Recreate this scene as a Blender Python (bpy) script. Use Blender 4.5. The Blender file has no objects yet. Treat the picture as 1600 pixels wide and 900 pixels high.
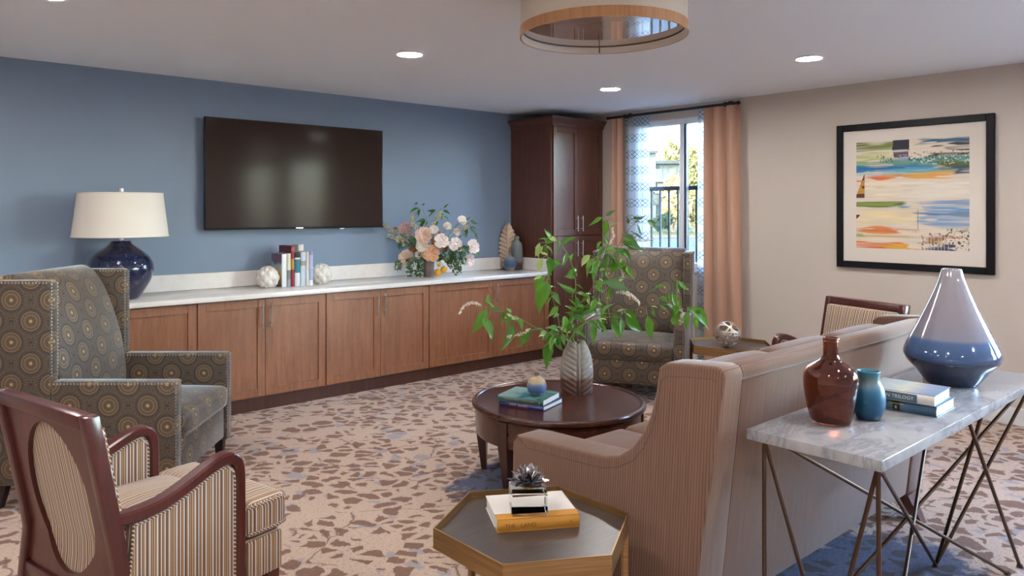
import bpy, bmesh, math, random
import numpy as np
from mathutils import Vector, Matrix, Quaternion
R = math.radians
PI = math.pi
random.seed(7)
SC = bpy.context.scene
COL = SC.collection

# ------------------------------------------------------------------ camera
CAMH = 1.582
YAW = 49.27
cam_d = bpy.data.cameras.new('camera')
cam = bpy.data.objects.new('camera', cam_d)
COL.objects.link(cam)
cam.location = (0, 0, CAMH)
cam.rotation_euler = (R(90), 0, R(YAW - 90))
cam_d.sensor_width = 36.0
cam_d.sensor_fit = 'HORIZONTAL'
cam_d.lens = 1177.86 * 36 / 1600
cam_d.shift_x = (800 - 756.5) / 1600
cam_d.shift_y = -(450 - 328.9) / 1600
cam_d.clip_start = .05
cam_d.clip_end = 400
SC.camera = cam

# ------------------------------------------------------------------ view, sky, sun
SC.view_settings.view_transform = 'Standard'
SC.view_settings.look = 'None'
SC.view_settings.exposure = 1.32
SC.view_settings.gamma = 1.0
SC.view_settings.use_curve_mapping = False
SKY_STRENGTH = 7.0
world = bpy.data.worlds.new('sky')
SC.world = world
world.use_nodes = True
wn = world.node_tree
wn.nodes.clear()
sky = wn.nodes.new('ShaderNodeTexSky')
sky.sky_type = 'NISHITA'
sky.sun_disc = False
sky.sun_elevation = R(32)
sky.sun_rotation = R(265)
sky.air_density = 1.0
sky.dust_density = 1.0
sky.ozone_density = 1.2
wbg = wn.nodes.new('ShaderNodeBackground')
wbg.inputs['Strength'].default_value = SKY_STRENGTH
wo = wn.nodes.new('ShaderNodeOutputWorld')
wn.links.new(sky.outputs[0], wbg.inputs[0])
wn.links.new(wbg.outputs[0], wo.inputs[0])
sun_d = bpy.data.lights.new('sun', 'SUN')
sun_d.energy = 2.5
sun_d.color = (1.0, .9, .74)
sun_d.angle = R(.6)
sun = bpy.data.objects.new('sun', sun_d)
COL.objects.link(sun)
sun.rotation_euler = (R(55), 0, R(-80))
DOWNLIGHT = 135.0
DOWNLIGHT_COLOR = (1.0, .965, .92)

# ------------------------------------------------------------------ helpers: placing
_a = R(YAW)
def pix(x, y, d):
    """world point seen at pixel x, y of the photograph at depth d from the camera"""
    r = (x - 756.5) / 1177.86 * d
    z = CAMH - (y - 328.9) / 1177.86 * d
    return Vector((r * math.sin(_a) + d * math.cos(_a), -r * math.cos(_a) + d * math.sin(_a), z))

# ------------------------------------------------------------------ helpers: material nodes
def lin(h):
    if not isinstance(h, str):
        return (*h, 1.0)[:4]
    h = h.lstrip('#')
    o = []
    for i in (0, 2, 4):
        c = int(h[i:i + 2], 16) / 255
        o.append(c / 12.92 if c <= .04045 else ((c + .055) / 1.055) ** 2.4)
    return (*o, 1.0)

class N:
    def __init__(s, name):
        s.mat = bpy.data.materials.new(name)
        s.mat.use_nodes = True
        s.t = s.mat.node_tree
        s.n = s.t.nodes
        s.b = s.n['Principled BSDF']
        s.out = s.n['Material Output']
    def new(s, typ, **kw):
        n = s.n.new(typ)
        for k, v in kw.items():
            setattr(n, k, v)
        return n
    def put(s, sock, v):
        if isinstance(v, bpy.types.NodeSocket):
            s.t.links.new(v, sock)
        elif v is not None:
            if isinstance(v, str):
                v = lin(v)
            sock.default_value = v
    def coord(s, kind='Object'):
        return s.new('ShaderNodeTexCoord').outputs[kind]
    def pos(s):
        return s.new('ShaderNodeNewGeometry').outputs['Position']
    def m(s, op, a, b=None, c=None, clamp=False):
        n = s.new('ShaderNodeMath', operation=op)
        n.use_clamp = clamp
        for i, v in enumerate((a, b, c)):
            if v is not None:
                s.put(n.inputs[i], v)
        return n.outputs[0]
    def vm(s, op, a, b=None, out=0):
        n = s.new('ShaderNodeVectorMath', operation=op)
        s.put(n.inputs[0], a)
        if b is not None:
            if op == 'SCALE':
                s.put(n.inputs['Scale'], b)
            else:
                s.put(n.inputs[1], b)
        return n.outputs[out]
    def mapv(s, v, scale=(1, 1, 1), loc=(0, 0, 0), rot=(0, 0, 0)):
        n = s.new('ShaderNodeMapping')
        s.put(n.inputs['Vector'], v)
        n.inputs['Scale'].default_value = scale
        n.inputs['Location'].default_value = loc
        n.inputs['Rotation'].default_value = rot
        return n.outputs[0]
    def sep(s, v):
        n = s.new('ShaderNodeSeparateXYZ')
        s.put(n.inputs[0], v)
        return n.outputs
    def comb(s, x=0, y=0, z=0):
        n = s.new('ShaderNodeCombineXYZ')
        for i, v in enumerate((x, y, z)):
            s.put(n.inputs[i], v)
        return n.outputs[0]
    def noise(s, v, scale=5, detail=3, rough=.5, dist=0, out='Fac'):
        n = s.new('ShaderNodeTexNoise')
        s.put(n.inputs['Vector'], v)
        n.inputs['Scale'].default_value = scale
        n.inputs['Detail'].default_value = detail
        n.inputs['Roughness'].default_value = rough
        n.inputs['Distortion'].default_value = dist
        return n.outputs[out]
    def vor(s, v, scale=5, feature='F1', metric='EUCLIDEAN', rnd=1.0):
        n = s.new('ShaderNodeTexVoronoi', feature=feature)
        if feature != 'DISTANCE_TO_EDGE':
            n.distance = metric
        s.put(n.inputs['Vector'], v)
        n.inputs['Scale'].default_value = scale
        n.inputs['Randomness'].default_value = rnd
        return n.outputs
    def ramp(s, f, stops, interp='LINEAR'):
        n = s.new('ShaderNodeValToRGB')
        n.color_ramp.interpolation = interp
        e = n.color_ramp.elements
        while len(e) > 1:
            e.remove(e[-1])
        e[0].position = stops[0][0]
        e[0].color = lin(stops[0][1])
        for p, c in stops[1:]:
            x = e.new(p)
            x.color = lin(c)
        s.put(n.inputs[0], f)
        return n.outputs[0]
    def framp(s, f, stops, interp='LINEAR'):
        return s.ramp(f, [(p, (v, v, v, 1)) for p, v in stops], interp)
    def mix(s, f, a, b, blend='MIX'):
        n = s.new('ShaderNodeMix', data_type='RGBA', blend_type=blend)
        s.put(n.inputs[0], f)
        s.put(n.inputs[6], a)
        s.put(n.inputs[7], b)
        return n.outputs[2]
    def bump(s, h, strength=.3, dist=.005):
        n = s.new('ShaderNodeBump')
        n.inputs['Strength'].default_value = strength
        n.inputs['Distance'].default_value = dist
        s.put(n.inputs['Height'], h)
        s.t.links.new(n.outputs[0], s.b.inputs['Normal'])
    def set(s, **kw):
        names = dict(color='Base Color', rough='Roughness', metal='Metallic', spec='Specular IOR Level', ior='IOR',
                     trans='Transmission Weight', coat='Coat Weight', coatr='Coat Roughness', sheen='Sheen Weight',
                     sheenr='Sheen Roughness', sheenc='Sheen Tint', emit='Emission Color', estr='Emission Strength',
                     alpha='Alpha', sss='Subsurface Weight')
        for k, v in kw.items():
            s.put(s.b.inputs[names[k]], v)
        return s.mat

def plain(name, color, rough=.5, metal=0, **kw):
    return N(name).set(color=color, rough=rough, metal=metal, **kw)

# ------------------------------------------------------------------ materials
M = {}
def paint(name, color, rough=.6, scale=170):
    n = N(name)
    p = n.pos()
    h = n.noise(p, scale, 3, .6)
    c = n.mix(n.noise(p, 1.3, 2), color, color)
    n.bump(h, .25, .004)
    return n.set(color=c, rough=rough)
M['blue_paint'] = paint('blue_wall_paint', '#76869c', .5)
M['beige_paint'] = paint('beige_wall_paint', '#c5b9af', .6)
M['ceiling_paint'] = paint('ceiling_paint', '#eff4fb', .8)
M['white_trim'] = plain('white_trim', '#dfe0e2', .4)
M['vinyl'] = plain('white_vinyl', '#dfe3ea', .35)
M['dark_gasket'] = plain('dark_gasket', '#30353d', .5)

def wood(name, c1, c2, c3, rough=.35, axis=2, scale=1.0, coat=.15):
    n = N(name)
    p = n.coord('Object')
    s = [34, 34, 34]
    s[axis] = 2.2
    w = n.noise(n.mapv(p, [v * scale for v in s]), 1.0, 5, .62, .6)
    big = n.noise(n.mapv(p, (3, 3, 1.5)), 1.4 * scale, 3, .55, .5)
    fine = n.noise(n.mapv(p, [v * scale * 6 for v in s]), 1.0, 2, .5)
    c = n.ramp(w, [(.25, c1), (.52, c2), (.78, c3)])
    c = n.mix(n.framp(big, [(.3, 0.0), (.75, .55)]), c, c1)
    c = n.mix(n.framp(fine, [(.3, .22), (.55, 0)]), c, '#241009')
    n.bump(fine, .08, .002)
    return n.set(color=c, rough=rough, coat=coat, coatr=.25)
M['cab_wood'] = wood('stained_maple', '#7a4d33', '#976343', '#a67150', .38, 2)
M['cab_wood_shaded'] = wood('shaded_stained_maple', '#4f2d22', '#613a2c', '#6e4534', .36, 2)  # same maple as the low cabinets; shade is put into the darker colours
M['walnut'] = wood('dark_walnut', '#34190f', '#4d281b', '#613626', .22, 0, .8, .4)
M['walnut_v'] = wood('dark_walnut_upright', '#2b1511', '#3d1f18', '#4a281f', .3, 2, .8, .3)
M['mahogany'] = wood('mahogany', '#3f1511', '#521d17', '#5e251c', .28, 2, .9, .35)
M['grey_oak'] = wood('grey_brown_oak', '#3a312e', '#463d39', '#544a45', .3, 0, 1.6, .12)
M['black_wood'] = plain('black_leg', '#241a18', .4)

def quartz():
    n = N('white_quartz')
    p = n.pos()
    v = n.noise(p, 14, 5, .7)
    c = n.ramp(v, [(.25, '#dad3cc'), (.5, '#e3deda'), (.8, '#e6e3df')])
    return n.set(color=c, rough=.16, coat=.3, coatr=.08)
M['quartz'] = quartz()
def marble():
    n = N('grey_marble')
    p = n.coord('Object')
    a = n.noise(p, 5, 5, .6, .8)
    b = n.noise(n.mapv(p, (1, 2.2, 1), (3, 1, 0)), 3, 6, .7, 1.3)
    vein = n.framp(n.m('ABSOLUTE', n.m('SUBTRACT', b, .5)), [(0, 1), (.02, .55), (.07, 0)])
    c = n.ramp(a, [(.28, '#85848a'), (.5, '#98969a'), (.72, '#a5a1a1')])
    c = n.mix(n.m('MULTIPLY', vein, .6), c, '#686a76')
    return n.set(color=c, rough=.14, coat=.25, coatr=.05)
M['marble'] = marble()

def carpet():
    n = N('patterned_carpet')
    p = n.pos()
    w = n.noise(p, 9, 3, .6, out='Color')
    wv = n.vm('SCALE', n.vm('SUBTRACT', w, (.5, .5, .5)), .10)
    q = n.mapv(n.vm('ADD', p, wv), rot=(0, 0, R(38)))
    g = n.mapv(q, (1, 1.25, 0))
    v1 = n.vor(g, 9.2, 'F1', 'EUCLIDEAN', 1.0)
    ed = n.vor(g, 9.2, 'DISTANCE_TO_EDGE', rnd=1.0)['Distance']
    sz = n.sep(v1['Color'])
    pile2 = n.noise(n.mapv(p, (1, 1, 0)), 70, 3, .75)
    rag = n.m('ADD', ed, n.m('MULTIPLY', n.m('SUBTRACT', pile2, .5), .12))
    lim = n.m('ADD', .09, n.m('MULTIPLY', sz[1], .085))
    shard = n.framp(n.m('SUBTRACT', rag, lim), [(0, 0), (.025, 1)])
    brown = n.m('MULTIPLY', shard, n.m('GREATER_THAN', sz[0], .16))
    v2 = n.vor(n.mapv(q, (1.1, .9, 0), (.37, .21, 0)), 7.4, 'F1', 'EUCLIDEAN', 1.0)
    ed2 = n.vor(n.mapv(q, (1.1, .9, 0), (.37, .21, 0)), 7.4, 'DISTANCE_TO_EDGE', rnd=1.0)['Distance']
    s2 = n.sep(v2['Color'])
    blue = n.m('MULTIPLY', n.framp(n.m('SUBTRACT', ed2, .19), [(0, 0), (.05, 1)]), n.m('GREATER_THAN', s2[1], .55))
    edge = n.vor(n.mapv(q, (1, 1.6, 0)), 2.2, 'DISTANCE_TO_EDGE')['Distance']
    twig = n.m('MULTIPLY', n.framp(edge, [(0, 1), (.008, 1), (.014, 0)]), n.m('GREATER_THAN', n.noise(p, 2.3, 1), .52))
    pile = n.noise(p, 260, 3, .75)
    base = n.mix(n.framp(pile2, [(.36, 0), (.5, 1)]), '#ad9283', '#c6ae9e')
    c = n.mix(n.m('MULTIPLY', blue, n.framp(pile2, [(.35, .4), (.6, .85)])), base, '#8f93a6')
    c = n.mix(n.m('MULTIPLY', brown, n.framp(pile2, [(.3, .72), (.5, 1)])), c, '#7b594a')
    c = n.mix(n.m('MULTIPLY', twig, .75), c, '#664a3d')
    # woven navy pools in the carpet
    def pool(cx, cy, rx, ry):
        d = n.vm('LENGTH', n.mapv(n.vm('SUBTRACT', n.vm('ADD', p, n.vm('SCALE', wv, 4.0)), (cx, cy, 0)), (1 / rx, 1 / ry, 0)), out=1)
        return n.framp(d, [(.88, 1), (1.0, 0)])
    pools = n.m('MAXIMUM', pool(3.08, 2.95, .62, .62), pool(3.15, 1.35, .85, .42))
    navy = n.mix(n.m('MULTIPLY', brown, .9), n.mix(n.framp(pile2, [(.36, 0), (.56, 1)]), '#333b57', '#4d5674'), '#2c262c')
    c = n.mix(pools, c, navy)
    c = n.mix(n.framp(pile, [(.35, .35), (.6, 0)]), c, '#5a4a40')
    n.bump(n.m('ADD', n.m('MULTIPLY', pile, .7), n.m('MULTIPLY', pile2, .5)), .6, .006)
    return n.set(color=c, rough=.95, spec=.1, sheen=.15)
M['carpet'] = carpet()

def medallion(name, dark, mid, ringc, pale, sheen=.35):
    n = N(name)
    uv = n.coord('UV')
    A, B = .205, .222
    s = n.sep(uv)
    u = n.m('DIVIDE', s[0], A)
    v = n.m('DIVIDE', s[1], B)
    def cell(off):
        fu = n.m('MULTIPLY', n.m('SUBTRACT', n.m('FRACT', n.m('ADD', u, off + 50.0)), .5), A)
        fv = n.m('MULTIPLY', n.m('SUBTRACT', n.m('FRACT', n.m('ADD', v, off + 50.0)), .5), B)
        vec = n.comb(fu, fv, 0)
        return vec, n.vm('LENGTH', vec, out=1)
    va, da = cell(0)
    vb, db = cell(.5)
    near = n.m('LESS_THAN', da, db)
    d = n.m('MINIMUM', da, db)
    vec = n.mix(near, vb, va)
    sx = n.sep(vec)
    ang = n.m('ARCTAN2', sx[1], sx[0])
    dots = n.framp(n.m('SINE', n.m('MULTIPLY', ang, 30)), [(0, 0), (.3, 0), (.55, 1)])
    dots2 = n.framp(n.m('SINE', n.m('MULTIPLY', ang, 18)), [(0, 0), (.3, 0), (.6, 1)])
    dd = n.m('DIVIDE', d, .11)
    field = n.ramp(dd, [(0, pale), (.06, pale), (.075, ringc), (.10, ringc), (.115, dark), (.24, dark), (.255, ringc), (.275, ringc), (.29, dark), (.36, dark),
                        (.37, mid), (.41, mid), (.42, ringc), (.445, ringc), (.46, dark), (.56, dark), (.66, mid), (.78, mid), (.92, dark)], 'LINEAR')
    r1 = n.framp(dd, [(.13, 0), (.14, 1), (.21, 1), (.22, 0)])
    r2 = n.framp(dd, [(.295, 0), (.30, 1), (.35, 1), (.36, 0)])
    r3 = n.framp(dd, [(.47, 0), (.475, 1), (.49, 1), (.495, 0)])
    # thin dotted threads filling the ground between the medallions
    thread = n.framp(n.m('SINE', n.m('MULTIPLY', n.m('MAXIMUM', da, db), 2 * PI / .011)), [(.35, 0), (.8, 1)])
    gap = n.framp(dd, [(.5, 0), (.56, 1)])
    weave = n.noise(n.mapv(uv, (900, 900, 1)), 1, 1)
    c = n.mix(n.m('MULTIPLY', r1, dots2), field, ringc)
    c = n.mix(n.m('MULTIPLY', r2, dots), c, pale)
    c = n.mix(n.m('MULTIPLY', r3, .8), c, ringc)
    c = n.mix(n.m('MULTIPLY', n.m('MULTIPLY', thread, gap), .38), c, ringc)
    c = n.mix(n.framp(weave, [(.4, .3), (.6, 0)]), c, dark)
    n.bump(weave, .15, .001)
    return n.set(color=c, rough=.5, sheen=sheen * 1.6, sheenr=.3, sheenc=(.85, .93, 1, 1), spec=.4)
M['medallion'] = medallion('medallion_fabric', '#2e2c31', '#494038', '#8d7350', '#bd9862', .5)
M['medallion_lit'] = medallion('medallion_fabric_daylit', '#6d6a68', '#8a857d', '#b9ab93', '#d2c6ae', .7)  # unused paler copy of the fabric, window light put into its colours

def stripes(name, bright=1.0):
    n = N(name)
    uv = n.coord('UV')
    u = n.sep(uv)[0]
    f = n.m('FRACT', n.m('ADD', n.m('DIVIDE', u, .070), 40))
    cols = [(0, '#b8946c'), (.09, '#3f2a22'), (.135, '#d5c8ba'), (.23, '#7a5843'), (.28, '#70503d'), (.35, '#cfc6bb'), (.42, '#38261f'), (.46, '#a87d4e'),
            (.55, '#d5cabd'), (.61, '#5b4034'), (.70, '#94765e'), (.77, '#dad1c6'), (.84, '#3b2a23'), (.885, '#b58f64'), (.95, '#6f4f3d')]
    c = n.ramp(f, cols, 'CONSTANT')
    wv = n.noise(n.mapv(uv, (1500, 400, 1)), 1, 1)
    c = n.mix(n.framp(wv, [(.35, .3), (.6, 0)]), c, '#5d4738')
    n.bump(wv, .15, .001)
    return n.set(color=c, rough=.7, sheen=.2, spec=.25)
M['stripe'] = stripes('striped_fabric')

def sofa_fabric():
    n = N('tan_pinstripe_fabric')
    uv = n.coord('UV')
    s = n.sep(uv)
    a = n.noise(n.comb(n.m('MULTIPLY', s[0], 330), n.m('MULTIPLY', s[1], 4), 0), 1, 2, .6)
    b = n.noise(n.comb(n.m('MULTIPLY', s[0], 1000), n.m('MULTIPLY', s[1], 800), 0), 1, 2)
    f = n.m('FRACT', n.m('DIVIDE', n.m('ADD', s[0], 30), .0115))
    line = n.framp(f, [(0, 1), (.10, 1), (.2, 0), (.9, 0), (1, 1)])
    c = n.ramp(a, [(.25, '#6a4f42'), (.5, '#785b4d'), (.75, '#86685a')])
    c = n.mix(n.m('MULTIPLY', line, .75), c, '#432e25')
    c = n.mix(n.framp(b, [(.35, .25), (.6, 0)]), c, '#57402f')
    n.bump(b, .15, .001)
    return n.set(color=c, rough=.8, sheen=.3, sheenr=.4, spec=.2)
M['sofa'] = sofa_fabric()
M['sofa_cushion'] = M['sofa']
M['welt'] = plain('brown_welt', '#54392d', .8, sheen=.3)
M['stripe_welt'] = N('striped_welt')
_n = M['stripe_welt']
_u = _n.m('SINE', _n.m('MULTIPLY', _n.m('ADD', _n.m('ADD', _n.sep(_n.coord('Object'))[0], _n.sep(_n.coord('Object'))[1]), _n.sep(_n.coord('Object'))[2]), 420))
M['stripe_welt'] = _n.set(color=_n.mix(_n.framp(_u, [(.4, 0), (.6, 1)]), '#6b4e40', '#d8c9b8'), rough=.8)
M['nail'] = plain('pewter_nail', '#a09a94', .3, .9)
M['brass'] = None
def brass():
    n = N('brushed_brass')
    p = n.coord('Object')
    w = n.noise(n.mapv(p, (4, 4, 160)), 1, 3)
    c = n.ramp(w, [(.3, '#94714a'), (.7, '#ad8a5e')])
    return n.set(color=c, metal=.85, rough=.36)
M['brass'] = brass()
M['bronze'] = plain('oiled_bronze', '#5b4638', .38, .85)
M['nickel'] = plain('brushed_nickel', '#c6c3bf', .28, 1.0)
M['chrome'] = plain('smoky_chrome', '#c2c0c4', .12, 1.0)
M['rod'] = plain('dark_rod', '#262a33', .45, .4)
M['iron'] = plain('black_railing', '#0d1012', .5)
M['tv_screen'] = plain('tv_screen', '#362b28', .12, spec=.05)  # brown base stands in for the beige room mirrored in the black screen
M['tv_bezel'] = plain('tv_bezel', '#0c0e15', .3)
M['tv_mark'] = plain('tv_mark', '#c8ccd2', .3, .6)
M['frame_black'] = plain('black_frame', '#0d0d14', .45, spec=.25)
M['mat_board'] = plain('ivory_mat', '#d9cec4', .8)
def vcol(name, rough=.6, **kw):
    n = N(name)
    a = n.new('ShaderNodeVertexColor', layer_name='Col')
    return n.set(color=a.outputs[0], rough=rough, **kw)
M['art'] = vcol('abstract_print', .55)
M['linen'] = plain('linen_shade', '#d9d2c9', .85)
M['linen_drum'] = plain('drum_linen', '#cfc2b4', .85)
M['wood_band'] = wood('light_wood_band', '#a9744a', '#b98356', '#c49064', .5, 2, .3, .05)
M['drum_inner'] = plain('drum_lining', '#e2d8d0', .6)
M['diffuser'] = plain('acrylic_diffuser', '#b09c90', .03, spec=1.0, coat=1.0, coatr=.02)
def tan_curtain():
    n = N('tan_curtain')
    uv = n.coord('UV')
    b = n.noise(n.mapv(uv, (900, 300, 1)), 1, 2)
    c = n.mix(n.framp(b, [(.35, 0), (.65, 1)]), '#b48a74', '#c49c86')
    return n.set(color=c, rough=.75, sheen=.4, sheenr=.4)
M['tan_curtain'] = tan_curtain()
def sheer():
    n = N('sheer_with_lattice')
    uv = n.coord('UV')
    s = n.sep(uv)
    A, B = .15, .175
    fu = n.m('ABSOLUTE', n.m('SUBTRACT', n.m('FRACT', n.m('DIVIDE', s[0], A)), .5))
    fv = n.m('ABSOLUTE', n.m('SUBTRACT', n.m('FRACT', n.m('DIVIDE', s[1], B)), .5))
    # elongated hexagons: crossing strokes that meet in small diamonds, joined by uprights
    k = n.m('SUBTRACT', n.m('MULTIPLY', fv, B), n.m('MULTIPLY', n.m('MULTIPLY', fu, A), .62))
    cross = n.m('LESS_THAN', n.m('ABSOLUTE', k), .0035)
    k2 = n.m('SUBTRACT', n.m('MULTIPLY', fv, B), n.m('MULTIPLY', n.m('MULTIPLY', n.m('SUBTRACT', .5, fu), A), .62))
    cross2 = n.m('LESS_THAN', n.m('ABSOLUTE', k2), .0035)
    up = n.m('MULTIPLY', n.m('GREATER_THAN', fv, .17), n.m('LESS_THAN', n.m('ABSOLUTE', n.m('SUBTRACT', fu, .25)), .018))
    line = n.m('MAXIMUM', n.m('MAXIMUM', cross, cross2), n.m('MULTIPLY', up, .5))
    c = n.mix(n.m('MULTIPLY', line, .9), '#dfe6ee', '#3a4450')
    d = n.new('ShaderNodeBsdfDiffuse')
    n.put(d.inputs[0], c)
    t = n.new('ShaderNodeBsdfTranslucent')
    n.put(t.inputs[0], c)
    tr = n.new('ShaderNodeBsdfTransparent')
    m1 = n.new('ShaderNodeMixShader')
    m1.inputs[0].default_value = .6
    n.t.links.new(d.outputs[0], m1.inputs[1]); n.t.links.new(t.outputs[0], m1.inputs[2])
    m2 = n.new('ShaderNodeMixShader')
    n.put(m2.inputs[0], n.m('MULTIPLY', n.m('SUBTRACT', 1, line), .22))
    n.t.links.new(m1.outputs[0], m2.inputs[1]); n.t.links.new(tr.outputs[0], m2.inputs[2])
    n.t.links.new(m2.outputs[0], n.out.inputs[0])
    return n.mat
M['sheer'] = sheer()
def pane_glass(name, tint):
    n = N(name)
    tr = n.new('ShaderNodeBsdfTransparent')
    tr.inputs[0].default_value = (*tint, 1)
    gl = n.new('ShaderNodeBsdfGlossy')
    gl.inputs['Roughness'].default_value = .02
    mx = n.new('ShaderNodeMixShader')
    mx.inputs[0].default_value = .06
    n.t.links.new(tr.outputs[0], mx.inputs[1]); n.t.links.new(gl.outputs[0], mx.inputs[2])
    n.t.links.new(mx.outputs[0], n.out.inputs[0])
    return n.mat
M['pane'] = pane_glass('window_glass', (.96, .98, .97))
M['pane_dimmed'] = pane_glass('dimmed_window_glass', (.5, .52, .53))  # tint added only to dim the bright outdoor view through this glass
def led():
    n = N('downlight_lens')
    return n.set(color=(1, 1, 1, 1), emit=(*DOWNLIGHT_COLOR, 1), estr=DOWNLIGHT)
M['led'] = led()
def leafmat(name, c1, c2, back=None):
    n = N(name)
    oi = n.new('ShaderNodeObjectInfo')
    r = oi.outputs['Random']
    c = n.mix(r, c1, c2)
    x = n.sep(n.coord('Generated'))
    n.set(color=c, rough=.32, spec=.5)
    t = n.new('ShaderNodeBsdfTranslucent')
    n.put(t.inputs[0], n.mix(.5, c, '#9fd03a'))
    mx = n.new('ShaderNodeMixShader')
    mx.inputs[0].default_value = .25
    n.t.links.new(n.b.outputs[0], mx.inputs[1]); n.t.links.new(t.outputs[0], mx.inputs[2])
    n.t.links.new(mx.outputs[0], n.out.inputs[0])
    return n.mat
M['leaf'] = leafmat('fresh_green_leaf', '#336a1f', '#558a33')
M['leaf_pale'] = leafmat('pale_young_leaf', '#a9bd78', '#b9c78a')
M['leaf_dark'] = leafmat('dark_green_leaf', '#33512f', '#43663a')
M['stem'] = plain('green_stem', '#7d8a45', .5)
M['stem_brown'] = plain('brown_stem', '#6e5138', .6)
M['spike'] = plain('white_floret', '#e4d8cc', .7)
M['amber'] = N('amber_glass').set(color='#b88069', rough=.02, trans=1.0, ior=1.45)
M['blue_glass'] = None
def blueglass():
    n = N('frosted_blue_glass')
    z = n.sep(n.coord('Generated'))[2]
    p = n.coord('Object')
    sc = n.vor(p, 28, 'F1')['Distance']
    patch = n.m('MULTIPLY', n.framp(sc, [(.0, 1), (.45, .0)]), n.framp(n.noise(p, 9, 2), [(.5, 0), (.62, 1)]))
    c = n.ramp(z, [(0, '#123a55'), (.3, '#135378'), (.62, '#1c5f82'), (.8, '#596a70'), (.93, '#3d7080'), (1, '#1d6a86')])
    c = n.mix(n.m('MULTIPLY', patch, .5), c, '#9fb6c6')
    return n.set(color=c, rough=.42, coat=.12, coatr=.2)
M['blue_glass'] = blueglass()
def ombre():
    n = N('ombre_glazed_vase')
    p = n.coord('Object')
    z = n.m('ADD', n.sep(p)[2], n.m('MULTIPLY', n.noise(p, 5, 2), .006))
    c = n.ramp(n.m('DIVIDE', z, .5), [(0, '#232c45'), (.16, '#1d2540'), (.215, '#1a2038'), (.24, '#334a70'), (.33, '#3c547b'), (.395, '#465f86'), (.425, '#7b7a88'), (.6, '#868089'), (1, '#918b92')])
    return n.set(color=c, rough=.08, coat=.6, coatr=.03)
M['ombre'] = ombre()
M['navy_glaze'] = N('navy_crackle_glaze')
_n = M['navy_glaze']
_v = _n.vor(_n.coord('Object'), 70, 'F1')['Distance']
_n.bump(_n.noise(_n.coord('Object'), 24, 3, .6), .35, .01)
M['navy_glaze'] = _n.set(color=_n.mix(_n.framp(_v, [(.1, 0), (.6, 1)]), '#11162c', '#1b2344'), rough=.1, coat=.5, coatr=.05)
M['white_ceramic'] = plain('white_ceramic', '#d9d3cb', .3, coat=.3)
def twotone(name, stops, rough=.35, nz=.12, veins=0):
    n = N(name)
    p = n.coord('Object')
    z = n.sep(n.coord('Generated'))[2]
    zz = n.m('ADD', z, n.m('MULTIPLY', n.m('SUBTRACT', n.noise(p, 22, 4, .6), .5), nz))
    c = n.ramp(zz, stops)
    sp = n.noise(p, 160, 2)
    c = n.mix(n.framp(sp, [(.35, .25), (.55, 0)]), c, '#4d3b33')
    n.bump(n.noise(p, 60, 3), .15, .003)
    return n.set(color=c, rough=rough, coat=.08, coatr=.3)
M['leaf_vase'] = twotone('grey_over_brown_glaze', [(0, '#4e332a'), (.27, '#5d3d32'), (.34, '#8c8078'), (.6, '#968d86'), (1, '#8f877c')], .42, .14)
M['bud_vase'] = twotone('blue_bud_glaze', [(0, '#8a8270'), (.12, '#7d7f84'), (.22, '#40598a'), (.5, '#5a77a3'), (.66, '#a3906f'), (.86, '#a98f6c'), (1, '#57493c')], .35, .2)
M['blue_pot'] = twotone('blue_pot_glaze', [(0, '#a59784'), (.15, '#6d747b'), (.3, '#3b5674'), (.6, '#466484'), (.78, '#7d8288'), (1, '#93887c')], .35, .15)
M['grey_bottle'] = twotone('grey_textured_glaze', [(0, '#3a2722'), (.18, '#43322e'), (.3, '#6f7478'), (.7, '#747c80'), (1, '#7c8d86')], .25, .2)
M['feather'] = twotone('sand_ceramic', [(0, '#6b5043'), (.08, '#b49a84'), (.4, '#c6ad95'), (1, '#d0b69c')], .6, .1)
M['pewter'] = plain('antique_silver', '#c2b5a8', .38, .8)
M['paper'] = plain('book_pages', '#d9d5cf', .9)
M['crystal'] = N('crystal').set(color='#fbfcfc', rough=.0, trans=1.0, ior=1.33)

# ------------------------------------------------------------------ helpers: geometry
def addv(bm, verts, faces, mtx=None, smooth=None):
    vs = [bm.verts.new((mtx @ Vector(v)) if mtx else v) for v in verts]
    for f in faces:
        try:
            bm.faces.new([vs[i] for i in f])
        except ValueError:
            pass
    return vs
def merge(bm, tmp, mtx=None):
    tmp.verts.ensure_lookup_table()
    tmp.verts.index_update()
    addv(bm, [v.co.copy() for v in tmp.verts], [[v.index for v in f.verts] for f in tmp.faces], mtx)
    tmp.free()
def box(bm, lo, hi, bev=0, seg=2, mtx=None):
    t = bmesh.new()
    x0, y0, z0 = lo
    x1, y1, z1 = hi
    addv(t, [(x0, y0, z0), (x1, y0, z0), (x1, y1, z0), (x0, y1, z0), (x0, y0, z1), (x1, y0, z1), (x1, y1, z1), (x0, y1, z1)],
         [(3, 2, 1, 0), (4, 5, 6, 7), (0, 1, 5, 4), (1, 2, 6, 5), (2, 3, 7, 6), (3, 0, 4, 7)])
    if bev:
        bmesh.ops.bevel(t, geom=t.edges[:], offset=bev, segments=seg, affect='EDGES', profile=.5)
    merge(bm, t, mtx)
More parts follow.
